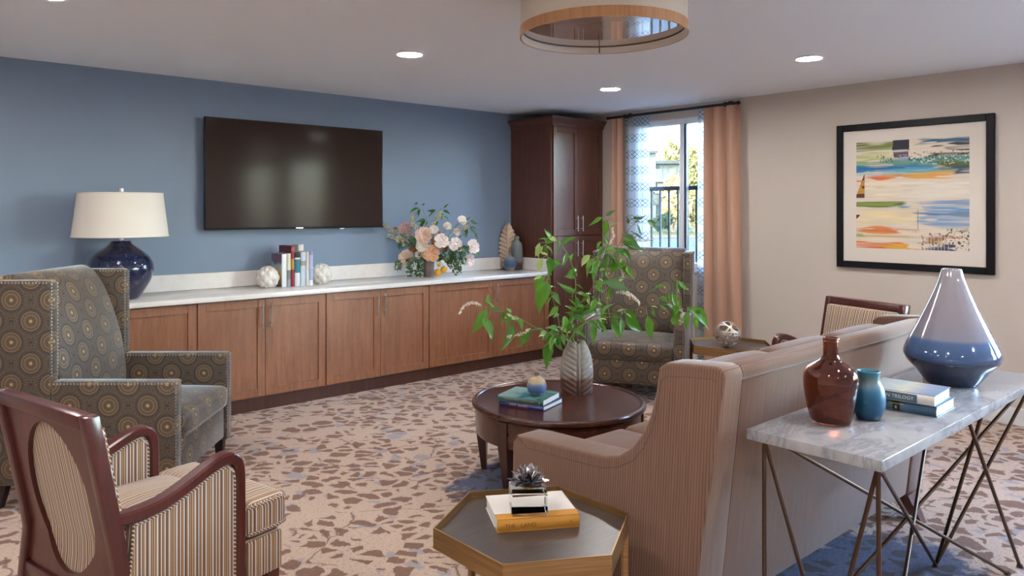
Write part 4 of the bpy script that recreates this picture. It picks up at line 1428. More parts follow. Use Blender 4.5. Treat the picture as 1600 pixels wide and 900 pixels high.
# two books lying on the coffee table
a = math.atan2(-.278, .085)
bk = book('book', 'navy book lying lowest of the two on the coffee table', (2.952, 3.292, .4445), a, .292, .245, .026, M['navy_cover'], 'books on the coffee table')
text('spine_lettering', 'WINE   BOOKS', .018, M['salmon_ink'], bk, (.13, -.0068, .0130), (R(90), 0, 0))
bk = book('book', 'teal landscape book lying on top of the navy book on the coffee table', (2.938, 3.288, .4712), a + .06, .290, .238, .034, M['teal_cover'], 'books on the coffee table', spine=M['teal_spine'])
text('spine_lettering', 'COASTAL STYLE   LANDSCAPES', .0135, M['gold_ink'], bk, (.135, -.0068, .0175), (R(90), 0, 0))
b = B(); lathe(b, [(.0001, 0), (.005, 0), (.0001, .001)], 6, 1, 1.6, Matrix.Translation((.267, -.0066, .0170)) @ Matrix.Rotation(R(90), 4, 'X')); obj('spine_mark', b, M['gold_ink'], bk)
TEAL_TOP = .4712 + .034
# one thick book on the near side table
a = math.atan2(1.776 - 1.925, 1.973 - 1.720)
bk = book('book', 'thick ivory book with yellow cloth spine under the crystal flower', (1.722, 1.932, .4745), a, .294, .222, .046, M['ivory_cover'], spine=M['yellow_cloth'])
b = B(); box(b, (.0, -.0012, .0433), (.294, .045, .0466), .0006, 1); box(b, (.0, -.0012, -.0), (.294, .045, .0028), .0006, 1); obj('cloth_strip', b, M['yellow_cloth'], bk)
text('spine_lettering', 'THE   LAND', .021, M['dark_ink'], bk, (.082, -.0069, .0225), (R(90), 0, 0))
text('spine_lettering', 'II', .014, M['dark_ink'], bk, (.262, -.0066, .025), (R(90), 0, 0))
# two novels on the console
a = R(-88)
bk = book('book', 'steel blue hardback lying under the misty one on the marble console', (3.058, 1.262, .8205), a, .25, .212, .040, M['steel_cover'], 'books on the console')
b = B(); box(b, (.10, -.0072, .004), (.125, -.0058, .036), .0005, 1); b2 = B(); box(b2, (.085, -.0074, .027), (.14, -.0064, .031), .0005, 1); box(b2, (.108, -.0076, .009), (.115, -.0066, .021), .0005, 1)
obj('spine_picture', b, M['black_wood'], bk); obj('spine_picture', b2, M['gold_ink'], bk)
bk = book('book', 'misty grey blue hardback lying on top of the steel blue one on the console', (3.040, 1.258, .8610), a + .03, .243, .206, .040, M['misty_cover'], 'books on the console', spine=M['ivory_cover'])
b = B(); box(b, (.0, -.0075, .005), (.185, -.0058, .035), .0004, 1); obj('spine_band', b, M['slate_spine'], bk)
text('spine_lettering', 'WESTERN TRILOGY', .0185, M['white_ink'], bk, (.092, -.0078, .0195), (R(90), 0, 0))

# ------------------------------------------------------------------ things on the side tables
ct = pix(831, 806, 1)  # direction only; the cube stands on the book
t = thing('crystal_flower', 'crystal cube paperweight topped with a spiky smoky glass flower on the ivory book', 'ornament', (1.862, 1.925, .5205), R(-38))
b = B(); box(b, (-.063, -.063, 0), (.063, .063, .080), .003, 1); obj('cube', b, M['crystal'], t, angle=20)
rng = random.Random(3)
pet = B()
addv(pet, [(0, 0, 0), (.018, -.009, .003), (.054, -.0135, .006), (.068, 0, .008), (.054, .0135, .006), (.018, .009, .003), (.045, 0, .013), (.03, 0, -.004)],
     [(0, 1, 6), (1, 2, 6), (2, 3, 6), (3, 4, 6), (4, 5, 6), (5, 0, 6), (1, 0, 7), (2, 1, 7), (3, 2, 7), (4, 3, 7), (5, 4, 7), (0, 5, 7)])
pet = mesh('petal', pet, M['chrome'], 15)
for ring_, (el, n_, sc_) in enumerate(((2, 9, 1.15), (24, 8, 1.08), (46, 6, .98), (68, 4, .85))):
    for k in range(n_):
        o = obj('petal', pet, None, t, (0, 0, .092 + ring_ * .004))
        o.rotation_euler = (rng.uniform(-.5, .5), -R(el + rng.uniform(-6, 6)), 2 * PI * (k + .5 * ring_) / n_ + rng.uniform(-.12, .12))
        o.scale = (sc_, sc_, sc_)
b = B(); lathe(b, [(.0001, .0785), (.022, .0785), (.026, .088), (.016, .1), (.0001, .105)], 16); obj('flower_centre', b, M['chrome'], t)

t = thing('openwork_ball', 'silver openwork ball of interlaced bands on the far hexagonal table', 'ornament', (5.50, 3.352, .4745))
RB = .102
for k, (ax, off) in enumerate(((( .0, .0, 1), .03), ((1, 0, .3), .02), ((0, 1, .3), -.03), ((1, 1, .2), .035), ((1, -1, -.2), .0), ((.6, .2, 1), -.05), ((-.5, .7, .9), .04), ((.3, -.8, .8), -.02), ((1, .4, -.9), .045), ((-.7, -.6, .5), .06), ((.2, 1, .1), .06), ((1, .1, .05), -.055), ((.5, -.5, .9), .05), ((-.2, .3, 1), -.02))):
    axv = Vector(ax).normalized()
    u = axv.orthogonal().normalized(); w = axv.cross(u)
    rr = math.sqrt(RB ** 2 - off ** 2)
    b = B()
    n = 40
    vs, fs = [], []
    for i in range(n):
        a = 2 * PI * i / n
        rad = u * math.cos(a) + w * math.sin(a)
        nrm = (axv * off + rad * rr).normalized()
        tg = nrm.cross(-u * math.sin(a) + w * math.cos(a)).normalized()
        c0 = nrm * (RB - .001 * (k % 3))
        for dw, dn in ((-.0065, -.002), (.0065, -.002), (.0065, .0012), (0, .0025), (-.0065, .0012)):
            vs.append(c0 + tg * dw + nrm * dn + Vector((0, 0, RB + .001)))
    for i in range(n):
        for q in range(5):
            fs.append((i * 5 + q, i * 5 + (q + 1) % 5, ((i + 1) % n) * 5 + (q + 1) % 5, ((i + 1) % n) * 5 + q))
    addv(b, vs, fs)
    obj('band', b, M['pewter'], t)

# ------------------------------------------------------------------ vases on the console
t = thing('glass_demijohn', 'amber brown glass demijohn bottle on the near end of the marble console', 'bottle', (2.713, 1.241, CT + .0005))
o_ = [(.0001, 0), (.055, 0), (.066, .006), (.074, .03), (.084, .075), (.0915, .125), (.0925, .16), (.088, .182), (.074, .200), (.05, .216), (.034, .228), (.0265, .243), (.0255, .27), (.0255, .292)]
rim = [(.029, .295), (.0305, .3), (.029, .3045), (.024, .305), (.0215, .301)]
i_ = [(.0215, .27), (.022, .243), (.030, .226), (.047, .211), (.071, .195), (.084, .179), (.0885, .16), (.0875, .125), (.08, .075), (.07, .032), (.061, .011), (.0001, .009)]
b = B(); lathe(b, [tuple(p) for p in smoothp([Vector((*p, 0)) for p in o_], 3) for p in [p[:2]]] + rim + [tuple(p) for p in smoothp([Vector((*p, 0)) for p in i_], 3) for p in [p[:2]]], 48)
obj('bottle', b, M['amber'], t, angle=60)
def vase(name, label, loc, prof, mt, cat='vase', seg=40, sx=1, sy=1, rz=0, group=None, n=4):
    p = [tuple(q[:2]) for q in smoothp([Vector((*q, 0)) for q in prof], n)]
    b = B(); lathe(b, p, seg, sx, sy, cap=False)
    o = obj(name, b, mt, None, loc, rz, angle=60)
    return tag(o, label, cat, group)
vase('glass_vase', 'small frosted teal blue glass vase beside the amber demijohn', (2.865, 1.172, CT + .0005),
     [(.0001, 0), (.032, 0), (.043, .012), (.054, .045), (.0565, .08), (.051, .112), (.040, .134), (.0365, .15), (.038, .168), (.0395, .174), (.0375, .176), (.034, .168), (.033, .15), (.037, .134), (.047, .11), (.052, .08), (.04, .015), (.0001, .008)], M['blue_glass'])
vase('teardrop_vase', 'large glossy teardrop vase shading from grey to navy on the marble console', (3.744, 1.178, CT + .0005),
     [(.0001, 0), (.09, 0), (.104, .006), (.118, .025), (.14, .055), (.172, .09), (.187, .118), (.188, .138), (.178, .168), (.158, .212), (.13, .27), (.098, .34), (.072, .402), (.052, .455), (.041, .495), (.038, .503), (.034, .503), (.034, .49), (.046, .45), (.066, .4), (.09, .34), (.12, .27), (.15, .21), (.168, .168), (.176, .14), (.16, .09), (.1, .015), (.0001, .01)], M['ombre'], seg=64)

# ------------------------------------------------------------------ coffee table: vase with branches, bud vase
def leaf_vase():
    """flattened vase moulded as a leaf: midrib and slanting veins raised on both faces"""
    b = B()
    seg, rows = 96, 90
    prof = smoothp([Vector(p) for p in ((.094, 0, 0), (.099, .02, 0), (.103, .08, 0), (.105, .13, 0), (.101, .18, 0), (.09, .235, 0), (.073, .28, 0), (.058, .31, 0), (.048, .325, 0))], 8)
    vs, fs = [], []
    def prof_r(z):
        for i in range(len(prof) - 1):
            if prof[i].y <= z <= prof[i + 1].y:
                f = (z - prof[i].y) / max(1e-9, prof[i + 1].y - prof[i].y)
                return prof[i].x + (prof[i + 1].x - prof[i].x) * f
        return prof[-1].x
    H = .325
    for j in range(rows + 1):
        z = H * j / rows
        r = prof_r(z)
        for k in range(seg):
            a = 2 * PI * k / seg
            c, s = math.cos(a), math.sin(a)
            x = r * math.copysign(abs(c) ** .85, c)
            dep = .055 * (r / .1) ** .7
            vein = abs(((z - abs(x) * .62 + .01) % .034) / .034 - .5) * 2
            rib = math.exp(-(x / .006) ** 2)
            y = math.copysign(abs(s) ** .9, s) * (dep + (.008 * (1 - vein ** 4) * min(1, abs(x) / .03) if abs(x) > .008 else 0) + .009 * rib - .005 * math.exp(-((abs(x) - .012) / .005) ** 2))
            notch = .02 * (math.exp(-(x / .012) ** 2)) * (j / rows) ** 12
            vs.append((x, y, z - notch))
    for j in range(rows):
        for k in range(seg):
            fs.append((j * seg + k, j * seg + (k + 1) % seg, (j + 1) * seg + (k + 1) % seg, (j + 1) * seg + k))
    top = len(vs)
    for k in range(seg):
        p = vs[rows * seg + k]
        vs.append((p[0] * .86, p[1] * .8, p[2]))
    for k in range(seg):
        p = vs[rows * seg + k]
        vs.append((p[0] * .9, p[1] * .85, .1))
    for k in range(seg):
        j = (k + 1) % seg
        fs.append((rows * seg + k, rows * seg + j, top + j, top + k))
        fs.append((top + k, top + j, top + seg + j, top + seg + k))
    fs.append(tuple(range(seg))[::-1]); fs.append(tuple(top + seg + k for k in range(seg)))
    addv(b, vs, fs)
    return b
VP = (3.511, 3.192, .4445)
o = obj('leaf_vase', leaf_vase(), M['leaf_vase'], None, VP, R(YAW - 90 + 8), angle=50)
tag(o, 'grey and brown glazed vase moulded like a leaf, holding the green branches', 'vase')
vase('bud_vase', 'small round blue and sand glazed bud vase standing on the teal book', (3.088, 3.118, TEAL_TOP + .0006),
     [(.0001, 0), (.022, 0), (.03, .006), (.048, .024), (.0565, .052), (.053, .08), (.039, .1), (.022, .111), (.016, .117), (.0165, .128), (.019, .131), (.015, .131), (.011, .12), (.012, .114), (.03, .1), (.048, .07), (.04, .02), (.0001, .008)], M['bud_vase'])

# leaf meshes
def leaf_mesh(name, mt, w=.38, fold=.25, droop=.16, teeth=False, seed=0):
    rng = random.Random(seed)
    b = B()
    st = 9
    vs, fs = [], []
    prof = [.01, .55, .9, 1.0, .95, .80, .60, .38, .17, .004]
    bend = rng.uniform(-.10, .10)
    for i in range(st + 1):
        t_ = i / st
        hw = w / 2 * prof[i] * (1 + .10 * (i % 2) - .05)
        tw = .18 * math.sin(2.2 * t_ + seed)
        z = -droop * t_ ** 2.2 + .03 * math.sin(6 * t_ + seed)
        xo = bend * math.sin(PI * t_)
        wav = .04 * math.sin(i * 2.4 + seed)
        vs += [(xo - hw, t_, z + fold * hw + tw * hw + wav * hw * 2), (xo, t_, z), (xo + hw, t_, z + fold * hw - tw * hw - wav * hw * 2)]
    for i in range(st):
        q = i * 3
        fs += [(q, q + 1, q + 4, q + 3), (q + 1, q + 2, q + 5, q + 4)]
    addv(b, vs, fs)
    return mesh(name, b, mt, 60)
LEAF = [leaf_mesh('leaf', M['leaf'], .33, .55, .22, seed=s) for s in range(6)]
LEAFP = [leaf_mesh('leaf', M['leaf_pale'], .34, .4, .2, seed=s + 9) for s in range(2)]
LEAFD = [leaf_mesh('leaf', M['leaf_dark'], .36, .3, .12, seed=s + 20) for s in range(3)]
LR = random.Random(11)
def put_leaf(parent, me, p, q, nrm, name='leaf', wid=1.0):
    """leaf mesh from base p to tip q in the frame of the parent (an unrotated Empty)"""
    o = bpy.data.objects.new(name, me)
    COL.objects.link(o)
    o.parent = parent
    d = (q - p)
    L = d.length
    y = d.normalized()
    x = y.cross(nrm).normalized()
    z = x.cross(y)
    mt = Matrix((x, y, z)).transposed().to_4x4()
    mt.translation = p - parent.location
    o.matrix_local = mt @ Matrix.Diagonal((L * wid, L, L, 1))
    return o
CAM = Vector((0, 0, CAMH))
def leafn(p):
    return ((CAM - p).normalized() * .75 + Vector((LR.uniform(-.5, .5), LR.uniform(-.5, .5), .55 + LR.uniform(-.2, .3)))).normalized()
VM = Vector(VP) + Vector((0, 0, .30))
def K(c):      # a measured point of the spray, read off an enlarged view of the photograph
    return (700 + c[0] / 2.728, 310 + c[1] / 2.728)
def branch(label, stem, leaves, d0, d1, r=.0042, spikes=(), brown=False):
    t = thing('leafy_branch', label, 'branch', VM - Vector((0, 0, .22)), 0, 'cut branches in the leaf vase')
    n = len(stem)
    pts = [VM + Vector((0, 0, -.2)), VM + Vector((LR.uniform(-.012, .012), LR.uniform(-.006, .006), -.02))]
    for i, c in enumerate(stem):
        x, y = K(c)
        pts.append(pix(x, y, d0 + (d1 - d0) * (i + 1) / n))
    sp = smoothp(pts, 5)
    b = B(); tube(b, [p - t.location for p in sp], r, 7, r2=r * .4)
    obj('stem', b, M['stem_brown'] if brown else M['stem'], t)
    for lf in leaves:
        c0, c1 = lf[0], lf[1]
        x, y = K(c0)
        # depth of the nearest stem point on screen
        best, bd = None, 1e9
        for i, c in enumerate(stem):
            dd = (c[0] - c0[0]) ** 2 + (c[1] - c0[1]) ** 2
            if dd < bd:
                bd, best = dd, d0 + (d1 - d0) * (i + 1) / n
        p = pix(x, y, best + LR.uniform(-.02, .02))
        x, y = K(c1)
        q = pix(x, y, best + LR.uniform(-.09, .09))
        me = LR.choice(LEAFP) if len(lf) > 2 and lf[2] == 'p' else LR.choice(LEAFD) if len(lf) > 2 and lf[2] == 'd' else LR.choice(LEAF)
        put_leaf(t, me, p, q, leafn(p), wid=LR.uniform(.85, 1.2))
        if bd > 60:      # leaf stalk back to the stem
            w = min(sp, key=lambda s_: (s_ - p).length)
            b = B(); tube(b, [w - t.location, p - t.location], .0016, 5); obj('leaf_stalk', b, M['stem'], t)
    zr = VP[2] + .345
    ok = [i for i in range(2, len(sp) - 1) if sp[i].z > zr + .01 or (sp[i] - VM).xy.length > .13]
    for k in range(max(4, int(len(ok) * .42))):
        i = LR.choice(ok)
        p = sp[i]
        dr = (sp[i + 1] - sp[i - 1]).normalized()
        L_ = LR.uniform(.05, .12)
        d = (dr * LR.uniform(.1, .7) + Vector((LR.gauss(0, .7), LR.gauss(0, .7), LR.uniform(-1.0, .25)))).normalized()
        put_leaf(t, LR.choice(LEAFP if LR.random() < .15 else LEAFD if LR.random() < .2 else LEAF), p, p + d * L_, leafn(p), wid=LR.uniform(.8, 1.15))
    for spk in spikes:
        b = B()
        P = [pix(*K(c), d1) for c in spk]
        S = smoothp(P, 6)
        tube(b, [p - t.location for p in S], .0012, 5)
        for p in S:
            for k in range(5):
                dome(b, p - t.location + Vector((LR.uniform(-.008, .008), LR.uniform(-.008, .008), LR.uniform(-.009, .009))), (LR.gauss(0, 1), LR.gauss(0, 1), LR.gauss(0, 1)), .0045, 5)
        obj('flower_spike', b, M['spike'], t, kind='stuff')
branch('leafy branch reaching far left over the cabinets, tipped with a white flower spike', [(495, 600), (440, 580), (380, 553), (320, 520), (250, 490), (190, 470), (135, 452)],
       [((165, 470), (95, 580)), ((150, 505), (192, 608)), ((250, 480), (212, 545)), ((278, 540), (225, 643)), ((300, 515), (318, 562)), ((352, 560), (300, 648)), ((180, 462), (168, 398)), ((195, 468), (160, 425), 'p'), ((270, 490), (242, 462)), ((405, 560), (430, 600)), ((170, 515), (150, 545), 'p')],
       4.69, 4.60, spikes=[[(135, 452), (100, 446), (70, 458), (50, 492)], [(345, 562), (310, 578), (255, 590)]])
branch('leafy branch rising at the left beside the grey bottle, with drooping pale tips', [(490, 590), (465, 490), (440, 400), (430, 300), (420, 210), (410, 165)],
       [((405, 205), (362, 252), 'p'), ((430, 185), (392, 165)), ((440, 165), (418, 130)), ((390, 190), (378, 262), 'p'), ((400, 255), (382, 322), 'p'), ((432, 250), (428, 335)), ((415, 330), (368, 470)), ((425, 350), (392, 500)), ((450, 400), (485, 450)), ((470, 460), (420, 505)), ((410, 200), (455, 235)), ((400, 330), (362, 345), 'p')],
       4.66, 4.55)
branch('leafy branch curving up left of centre in front of the tall cabinet doors', [(505, 590), (540, 500), (545, 400), (540, 330), (520, 260), (490, 205), (462, 178)],
       [((465, 182), (483, 242)), ((505, 235), (486, 292)), ((480, 262), (438, 312)), ((540, 402), (472, 353)), ((532, 292), (556, 332)), ((462, 180), (420, 160), 'p'), ((520, 270), (540, 230)), ((545, 420), (575, 470)), ((545, 380), (520, 440)), ((540, 300), (500, 330))],
       4.72, 4.74)
branch('upright leafy branch in the middle whose tip stands before the left curtain', [(520, 590), (560, 490), (610, 390), (650, 290), (675, 220), (690, 160), (680, 95)],
       [((655, 82), (598, 106)), ((672, 75), (722, 48), 'd'), ((668, 92), (664, 172)), ((690, 88), (708, 102)), ((655, 182), (628, 218)), ((668, 205), (638, 252)), ((605, 242), (558, 292), 'p'), ((625, 252), (580, 332)), ((642, 262), (620, 352)), ((684, 232), (664, 342), 'd'), ((704, 242), (722, 312)), ((724, 222), (752, 262)), ((600, 410), (560, 440)), ((590, 400), (606, 462), 'p'), ((640, 300), (700, 345))],
       4.74, 4.80, brown=True, spikes=[[(700, 130), (706, 160), (690, 190)]])
branch('leafy branch leaning up right to the window railing', [(525, 590), (590, 480), (650, 360), (700, 250), (745, 170), (790, 110), (840, 75)],
       [((745, 150), (838, 222), 'd'), ((760, 195), (845, 222), 'd'), ((792, 150), (838, 178), 'd'), ((802, 110), (835, 162), 'd'), ((790, 92), (832, 70), 'd'), ((850, 92), (890, 137), 'd'), ((772, 180), (802, 202)), ((745, 212), (782, 272)), ((762, 290), (802, 342)), ((742, 262), (772, 335)), ((715, 260), (690, 330)), ((770, 110), (760, 80), 'd'), ((700, 260), (740, 300))],
       4.76, 4.90, brown=True, spikes=[[(800, 175), (835, 182), (870, 175)], [(735, 260), (745, 330), (730, 350)]])
branch('long leafy branch reaching right across the far wing chair', [(530, 590), (600, 515), (690, 490), (790, 475), (880, 455), (960, 455), (1030, 462)],
       [((755, 472), (848, 578)), ((850, 500), (882, 612)), ((960, 472), (996, 562)), ((1022, 482), (1014, 562)), ((1032, 466), (1122, 556)), ((1060, 500), (1066, 578)), ((940, 402), (950, 452)), ((975, 348), (980, 402)), ((980, 352), (1036, 392)), ((930, 372), (855, 388)), ((872, 470), (886, 512)), ((900, 425), (940, 442)), ((985, 460), (960, 400)), ((700, 490), (742, 530)), ((1040, 470), (1090, 500))],
       4.66, 4.52, brown=True, spikes=[[(760, 400), (800, 425), (815, 450)], [(985, 465), (1000, 490), (990, 520)]])
branch('short leafy branch spreading low right over the vase rim', [(530, 590), (580, 535), (640, 515), (700, 505), (740, 512)],
       [((655, 470), (662, 560)), ((600, 522), (652, 562)), ((622, 532), (608, 622)), ((642, 532), (682, 582)), ((692, 512), (742, 572)), ((700, 522), (737, 602)), ((740, 512), (735, 590)), ((670, 355), (783, 402), 'd'), ((655, 345), (640, 402)), ((570, 500), (640, 470)), ((650, 500), (700, 440))],
       4.65, 4.55)
branch('short leafy branch drooping low left beside the vase', [(495, 598), (470, 580), (445, 590), (438, 620)],
       [((440, 605), (414, 738)), ((432, 572), (408, 608)), ((472, 565), (405, 592)), ((490, 575), (500, 625)), ((500, 500), (488, 562)), ((520, 525), (500, 585)), ((470, 560), (425, 545)), ((455, 590), (440, 640))],
       4.63, 4.58)
branch('slim leafy branch standing in the middle of the spray', [(512, 590), (520, 520), (570, 470), (630, 430), (680, 380), (720, 345)],
       [((700, 362), (780, 398)), ((640, 425), (660, 490)), ((580, 462), (540, 520)), ((630, 430), (600, 480)), ((660, 400), (620, 360)), ((720, 345), (770, 330)), ((600, 450), (645, 500)), ((690, 370), (700, 440))],
       4.70, 4.66, spikes=[[(720, 400), (760, 405), (800, 430)]])

# ------------------------------------------------------------------ things on the countertop
CZT = .9355
t = thing('table_lamp', 'table lamp with navy glazed gourd base and white drum shade on the countertop', 'lamp', (1.577, 5.885, CZT))
b = B()
prof = smoothp([Vector((*p, 0)) for p in [(.0001, 0), (.10, 0), (.128, .012), (.17, .07), (.213, .14), (.232, .205), (.228, .262), (.2, .315), (.155, .355), (.108, .388), (.078, .415), (.07, .43), (.06, .432), (.0001, .432)]], 4)
lathe(b, [(p[0] * .95, p[1] * .985) for p in prof], 56); obj('base', b, M['navy_glaze'], t, angle=60)
b = B(); lathe(b, [(.012, .43), (.012, .79), (.0001, .79)], 12); lathe(b, [(.02, .432), (.02, .452), (.0001, .452)], 16); lathe(b, [(.012, .778), (.02, .784), (.02, .806), (.0001, .81)], 16); obj('stem_and_finial', b, M['nickel'], t)
b = B(); lathe(b, [(.323, .456), (.284, .775), (.280, .775), (.319, .456), (.323, .456)], 64, cap=False)
for k in range(3):
    a = 2 * PI * k / 3
    tube(b, [(0.012 * math.cos(a), .012 * math.sin(a), .755), (.28 * math.cos(a), .28 * math.sin(a), .766)], .002, 5)
sh = obj('shade', b, M['linen'], t)
b = B()
for r, z in ((.3235, .46), (.285, .771)):
    tube(b, [(r * math.cos(2 * PI * k / 48), r * math.sin(2 * PI * k / 48), z) for k in range(48)], .0035, 6, True)
obj('shade_trim', b, M['linen'], sh)

def faceted(label, loc, r):
    b = B()
    bmesh.ops.create_icosphere(b, subdivisions=5, radius=1)
    for v in b.verts:
        p = v.co.normalized()
        a = math.atan2(p.y, p.x); el = math.asin(max(-1, min(1, p.z)))
        u, w = (a * 7 / PI + el * 6.0 / PI), (a * 7 / PI - el * 6.0 / PI)
        d = abs(math.sin(u * PI / 2)) * abs(math.sin(w * PI / 2))
        v.co = p * (r * (.90 + .13 * d))
        if p.z < -.8:
            v.co.z = max(v.co.z, -r * .80)
        v.co.z = v.co.z + r * .80 
    lathe(b, [(.03, r * 1.68), (.032, r * 1.80), (.024, r * 1.80), (.022, r * 1.72)], 16, cap=False)
    o = obj('dimpled_vase', b, M['white_ceramic'], None, loc, angle=70)
    return tag(o, label, 'vase', 'white dimpled globes by the books')
faceted('white dimpled ceramic globe vase left of the row of books', (2.76, 6.0, CZT + .0005), .098)
faceted('white dimpled ceramic globe vase right of the row of books', (3.26, 5.995, CZT + .0005), .098)

# upright books between the globes: spines face the room
def upright(label, x, w, h, d, cov, sp, y=5.92):
    t = thing('book', label, 'book', (x, y, CZT + .0005), 0, 'row of books on the countertop')
    c = .002
    b = B(); box(b, (0, .002, 0), (c, d, h), .0006, 1); box(b, (w - c, .002, 0), (w, d, h), .0006, 1); obj('cover', b, cov, t)
    b = B(); prism(b, [(0, .004), (0, .001), (w * .15, -.003), (w * .5, -.0055), (w * .85, -.003), (w, .001), (w, .004)], 0, h, 'z'); obj('spine', b, sp, t)
    b = B(); box(b, (c, .0045, .003), (w - c, d - .004, h - .004)); obj('pages', b, M['paper'], t, angle=0)
    return t
def zm(name, stops, h, rough=.4):
    n = N(name)
    z = n.m('DIVIDE', n.sep(n.coord('Object'))[2], h)
    return n.set(color=n.ramp(z, stops, 'CONSTANT'), rough=rough)
def pict(name):
    n = N(name)
    p = n.coord('Object')
    z = n.m('DIVIDE', n.sep(p)[2], .28)
    a = n.ramp(n.m('ADD', z, n.m('MULTIPLY', n.m('SUBTRACT', n.noise(p, 14, 3), .5), .35)), [(0, '#4a4f70'), (.2, '#b8945c'), (.45, '#c9b184'), (.62, '#a9b0b4'), (.75, '#4d5577'), (.88, '#8a4a50'), (.95, '#4b5373')])
    return n.set(color=a, rough=.35)
px = 6.345 / 1177.86
bx = 2.853
upr = [
 ('white spined book with blue and gold picture cover at the left end of the row', .044, .277, .20, pict('picture_cover'), plain('white_spine', '#d5dbe0', .4)),
 ('cream book with a grey figure low on its spine, second in the row', .036, .281, .20, M['ivory_cover'], zm('cream_spine', [(0, '#8e8f92'), (.22, '#6d7276'), (.5, '#d9d3bd'), (1, '#d9d3bd')], .281)),
 ('tall crimson book with gold lettered band on its spine', .030, .345, .235, plain('crimson_cover', '#5c1524', .5), zm('crimson_spine', [(0, '#8f2638'), (.42, '#b98b45'), (.68, '#8f2638'), (.86, '#b0604f'), (.97, '#7d1f31')], .345)),
 ('white and teal book with dark top on its spine', .052, .287, .19, plain('charcoal_cover', '#39302f', .5), zm('teal_white_spine', [(0, '#cdd0d6'), (.40, '#2f7884'), (.80, '#d5d8da'), (.85, '#2e2523')], .287)),
 ('pale blue book with a small picture on its spine', .048, .290, .20, plain('pale_blue_cover', '#b4c8d4', .5), zm('pale_blue_spine', [(0, '#b9ccd3'), (.60, '#9c8f8f'), (.74, '#bccfd8')], .290)),
 ('slim ivory book right of the pale blue one', .025, .292, .19, M['ivory_cover'], plain('ivory_spine', '#d8d2ca', .5)),
 ('white book with violet panel at the right end of the row', .036, .292, .20, plain('white_cover', '#d5d7de', .5), zm('violet_spine', [(0, '#e0e0e4'), (.16, '#9aa2c4'), (.5, '#a9acd0'), (.9, '#8d83b5')], .292)),
]
xx = bx
yb_ = 5.925
for l, w, h, d, cv, spn in upr:
    t = upright(l, xx, w - .0015, h, d, cv, spn, yb_)
    xx += w
    yb_ -= .006
t = upright('tall white book standing behind the right end of the row', xx - .028, .05, .345, .16, M['ivory_cover'], plain('tall_white_spine', '#ddd9d0', .5), yb_ + .225)

# bouquet
BV = Vector((4.392, 5.93, CZT + .0005))
BD = 7.36
def Q(c, dz=0.):
    return pix(600 + c[0] / 6.925, 310 + c[1] / 6.925, BD + dz)
vase('cylinder_vase', 'grey brown ribbed cylinder vase holding the bouquet of roses', BV,
     [(.0001, 0), (.05, 0), (.052, .004), (.052, .18), (.055, .183), (.050, .185), (.047, .18), (.046, .01), (.0001, .008)], twotone('ribbed_grey', [(0, '#5d5250'), (.5, '#7b6f6c'), (1, '#6b615f')], .4, .3), n=2)
def bloom(name, petals_rings, col, centre, seed):
    """unit-radius blossom facing +z: rings of cupped petals and a centre"""
    rng = random.Random(seed)
    b = B()
    for (n_, r0, r1, z0, z1, w, curl) in petals_rings:
        off = rng.uniform(0, 6)
        for k in range(n_):
            a = off + 2 * PI * k / n_ + rng.uniform(-.15, .15)
            jr = rng.uniform(.92, 1.06)
            vs = []
            for i, (t_, ww) in enumerate(((0, .35), (.45, 1), (.8, 1.0), (1, .62))):
                r = r0 + (r1 - r0) * t_ * jr
                z = z0 + (z1 - z0) * math.sin(t_ * PI / 2) + curl * t_ ** 3
                for s in (-1, 0, 1):
                    aa = a + s * w * ww * .5
                    rr = r - abs(s) * .04
                    vs.append((rr * math.cos(aa), rr * math.sin(aa), z + abs(s) * .05 + rng.uniform(-.015, .015)))
            addv(b, vs, [(i * 3 + j, i * 3 + j + 1, i * 3 + j + 4, i * 3 + j + 3) for i in range(3) for j in range(2)])
    pm = mesh('petals', b, col, 28)
    b = B(); lathe(b, [(.0001, -.1), (.2, .0), (.24, .12), (.15, .24), (.0001, .27)], 12); cm = mesh('flower_centre', b, centre, 60)
    return pm, cm
def fl(name, hexes, rough=.7):
    n = N(name)
    p = n.coord('Generated')
    d = n.vm('LENGTH', n.vm('SUBTRACT', p, (.5, .5, .5)), out=1)
    return n.set(color=n.ramp(n.m('MULTIPLY', d, 1.7), hexes), rough=rough, sheen=.3, sss=.0)
pe = fl('peach_petals', [(0, '#c98a5a'), (.3, '#e4b797'), (.8, '#f4dccb')])
or_ = fl('apricot_petals', [(0, '#b9642e'), (.3, '#dfa27a'), (.8, '#efc09c')])
cr = fl('cream_petals', [(0, '#c9a47e'), (.3, '#eddcca'), (.8, '#f5ede3')])
pk = fl('blush_petals', [(0, '#d4a392'), (.4, '#e9d3cb'), (.8, '#f1e6e1')])
du = fl('dusky_pink_petals', [(0, '#8f6560'), (.4, '#b98d86'), (.8, '#cfaca6')])
ru = fl('rust_petals', [(0, '#5a2f1a'), (.4, '#8a5230'), (.8, '#a76a42')])
ce_g = plain('green_eye', '#8a8a45', .7)
RFULL = [(9, .15, 1.0, -.35, .0, .85, .10), (8, .12, .86, -.25, .22, .9, .10), (7, .1, .66, -.15, .38, 1.0, .06), (6, .06, .46, -.05, .48, 1.1, 0), (5, .03, .28, 0, .5, 1.3, -.04)]
ROPEN = [(8, .15, 1.0, -.3, .1, .9, .08), (7, .1, .75, -.2, .25, .95, .05), (6, .08, .5, -.1, .3, 1.0, 0)]
RANEM = [(7, .1, 1.0, -.3, .25, 1.05, .1), (6, .1, .8, -.3, .3, 1.05, .1)]
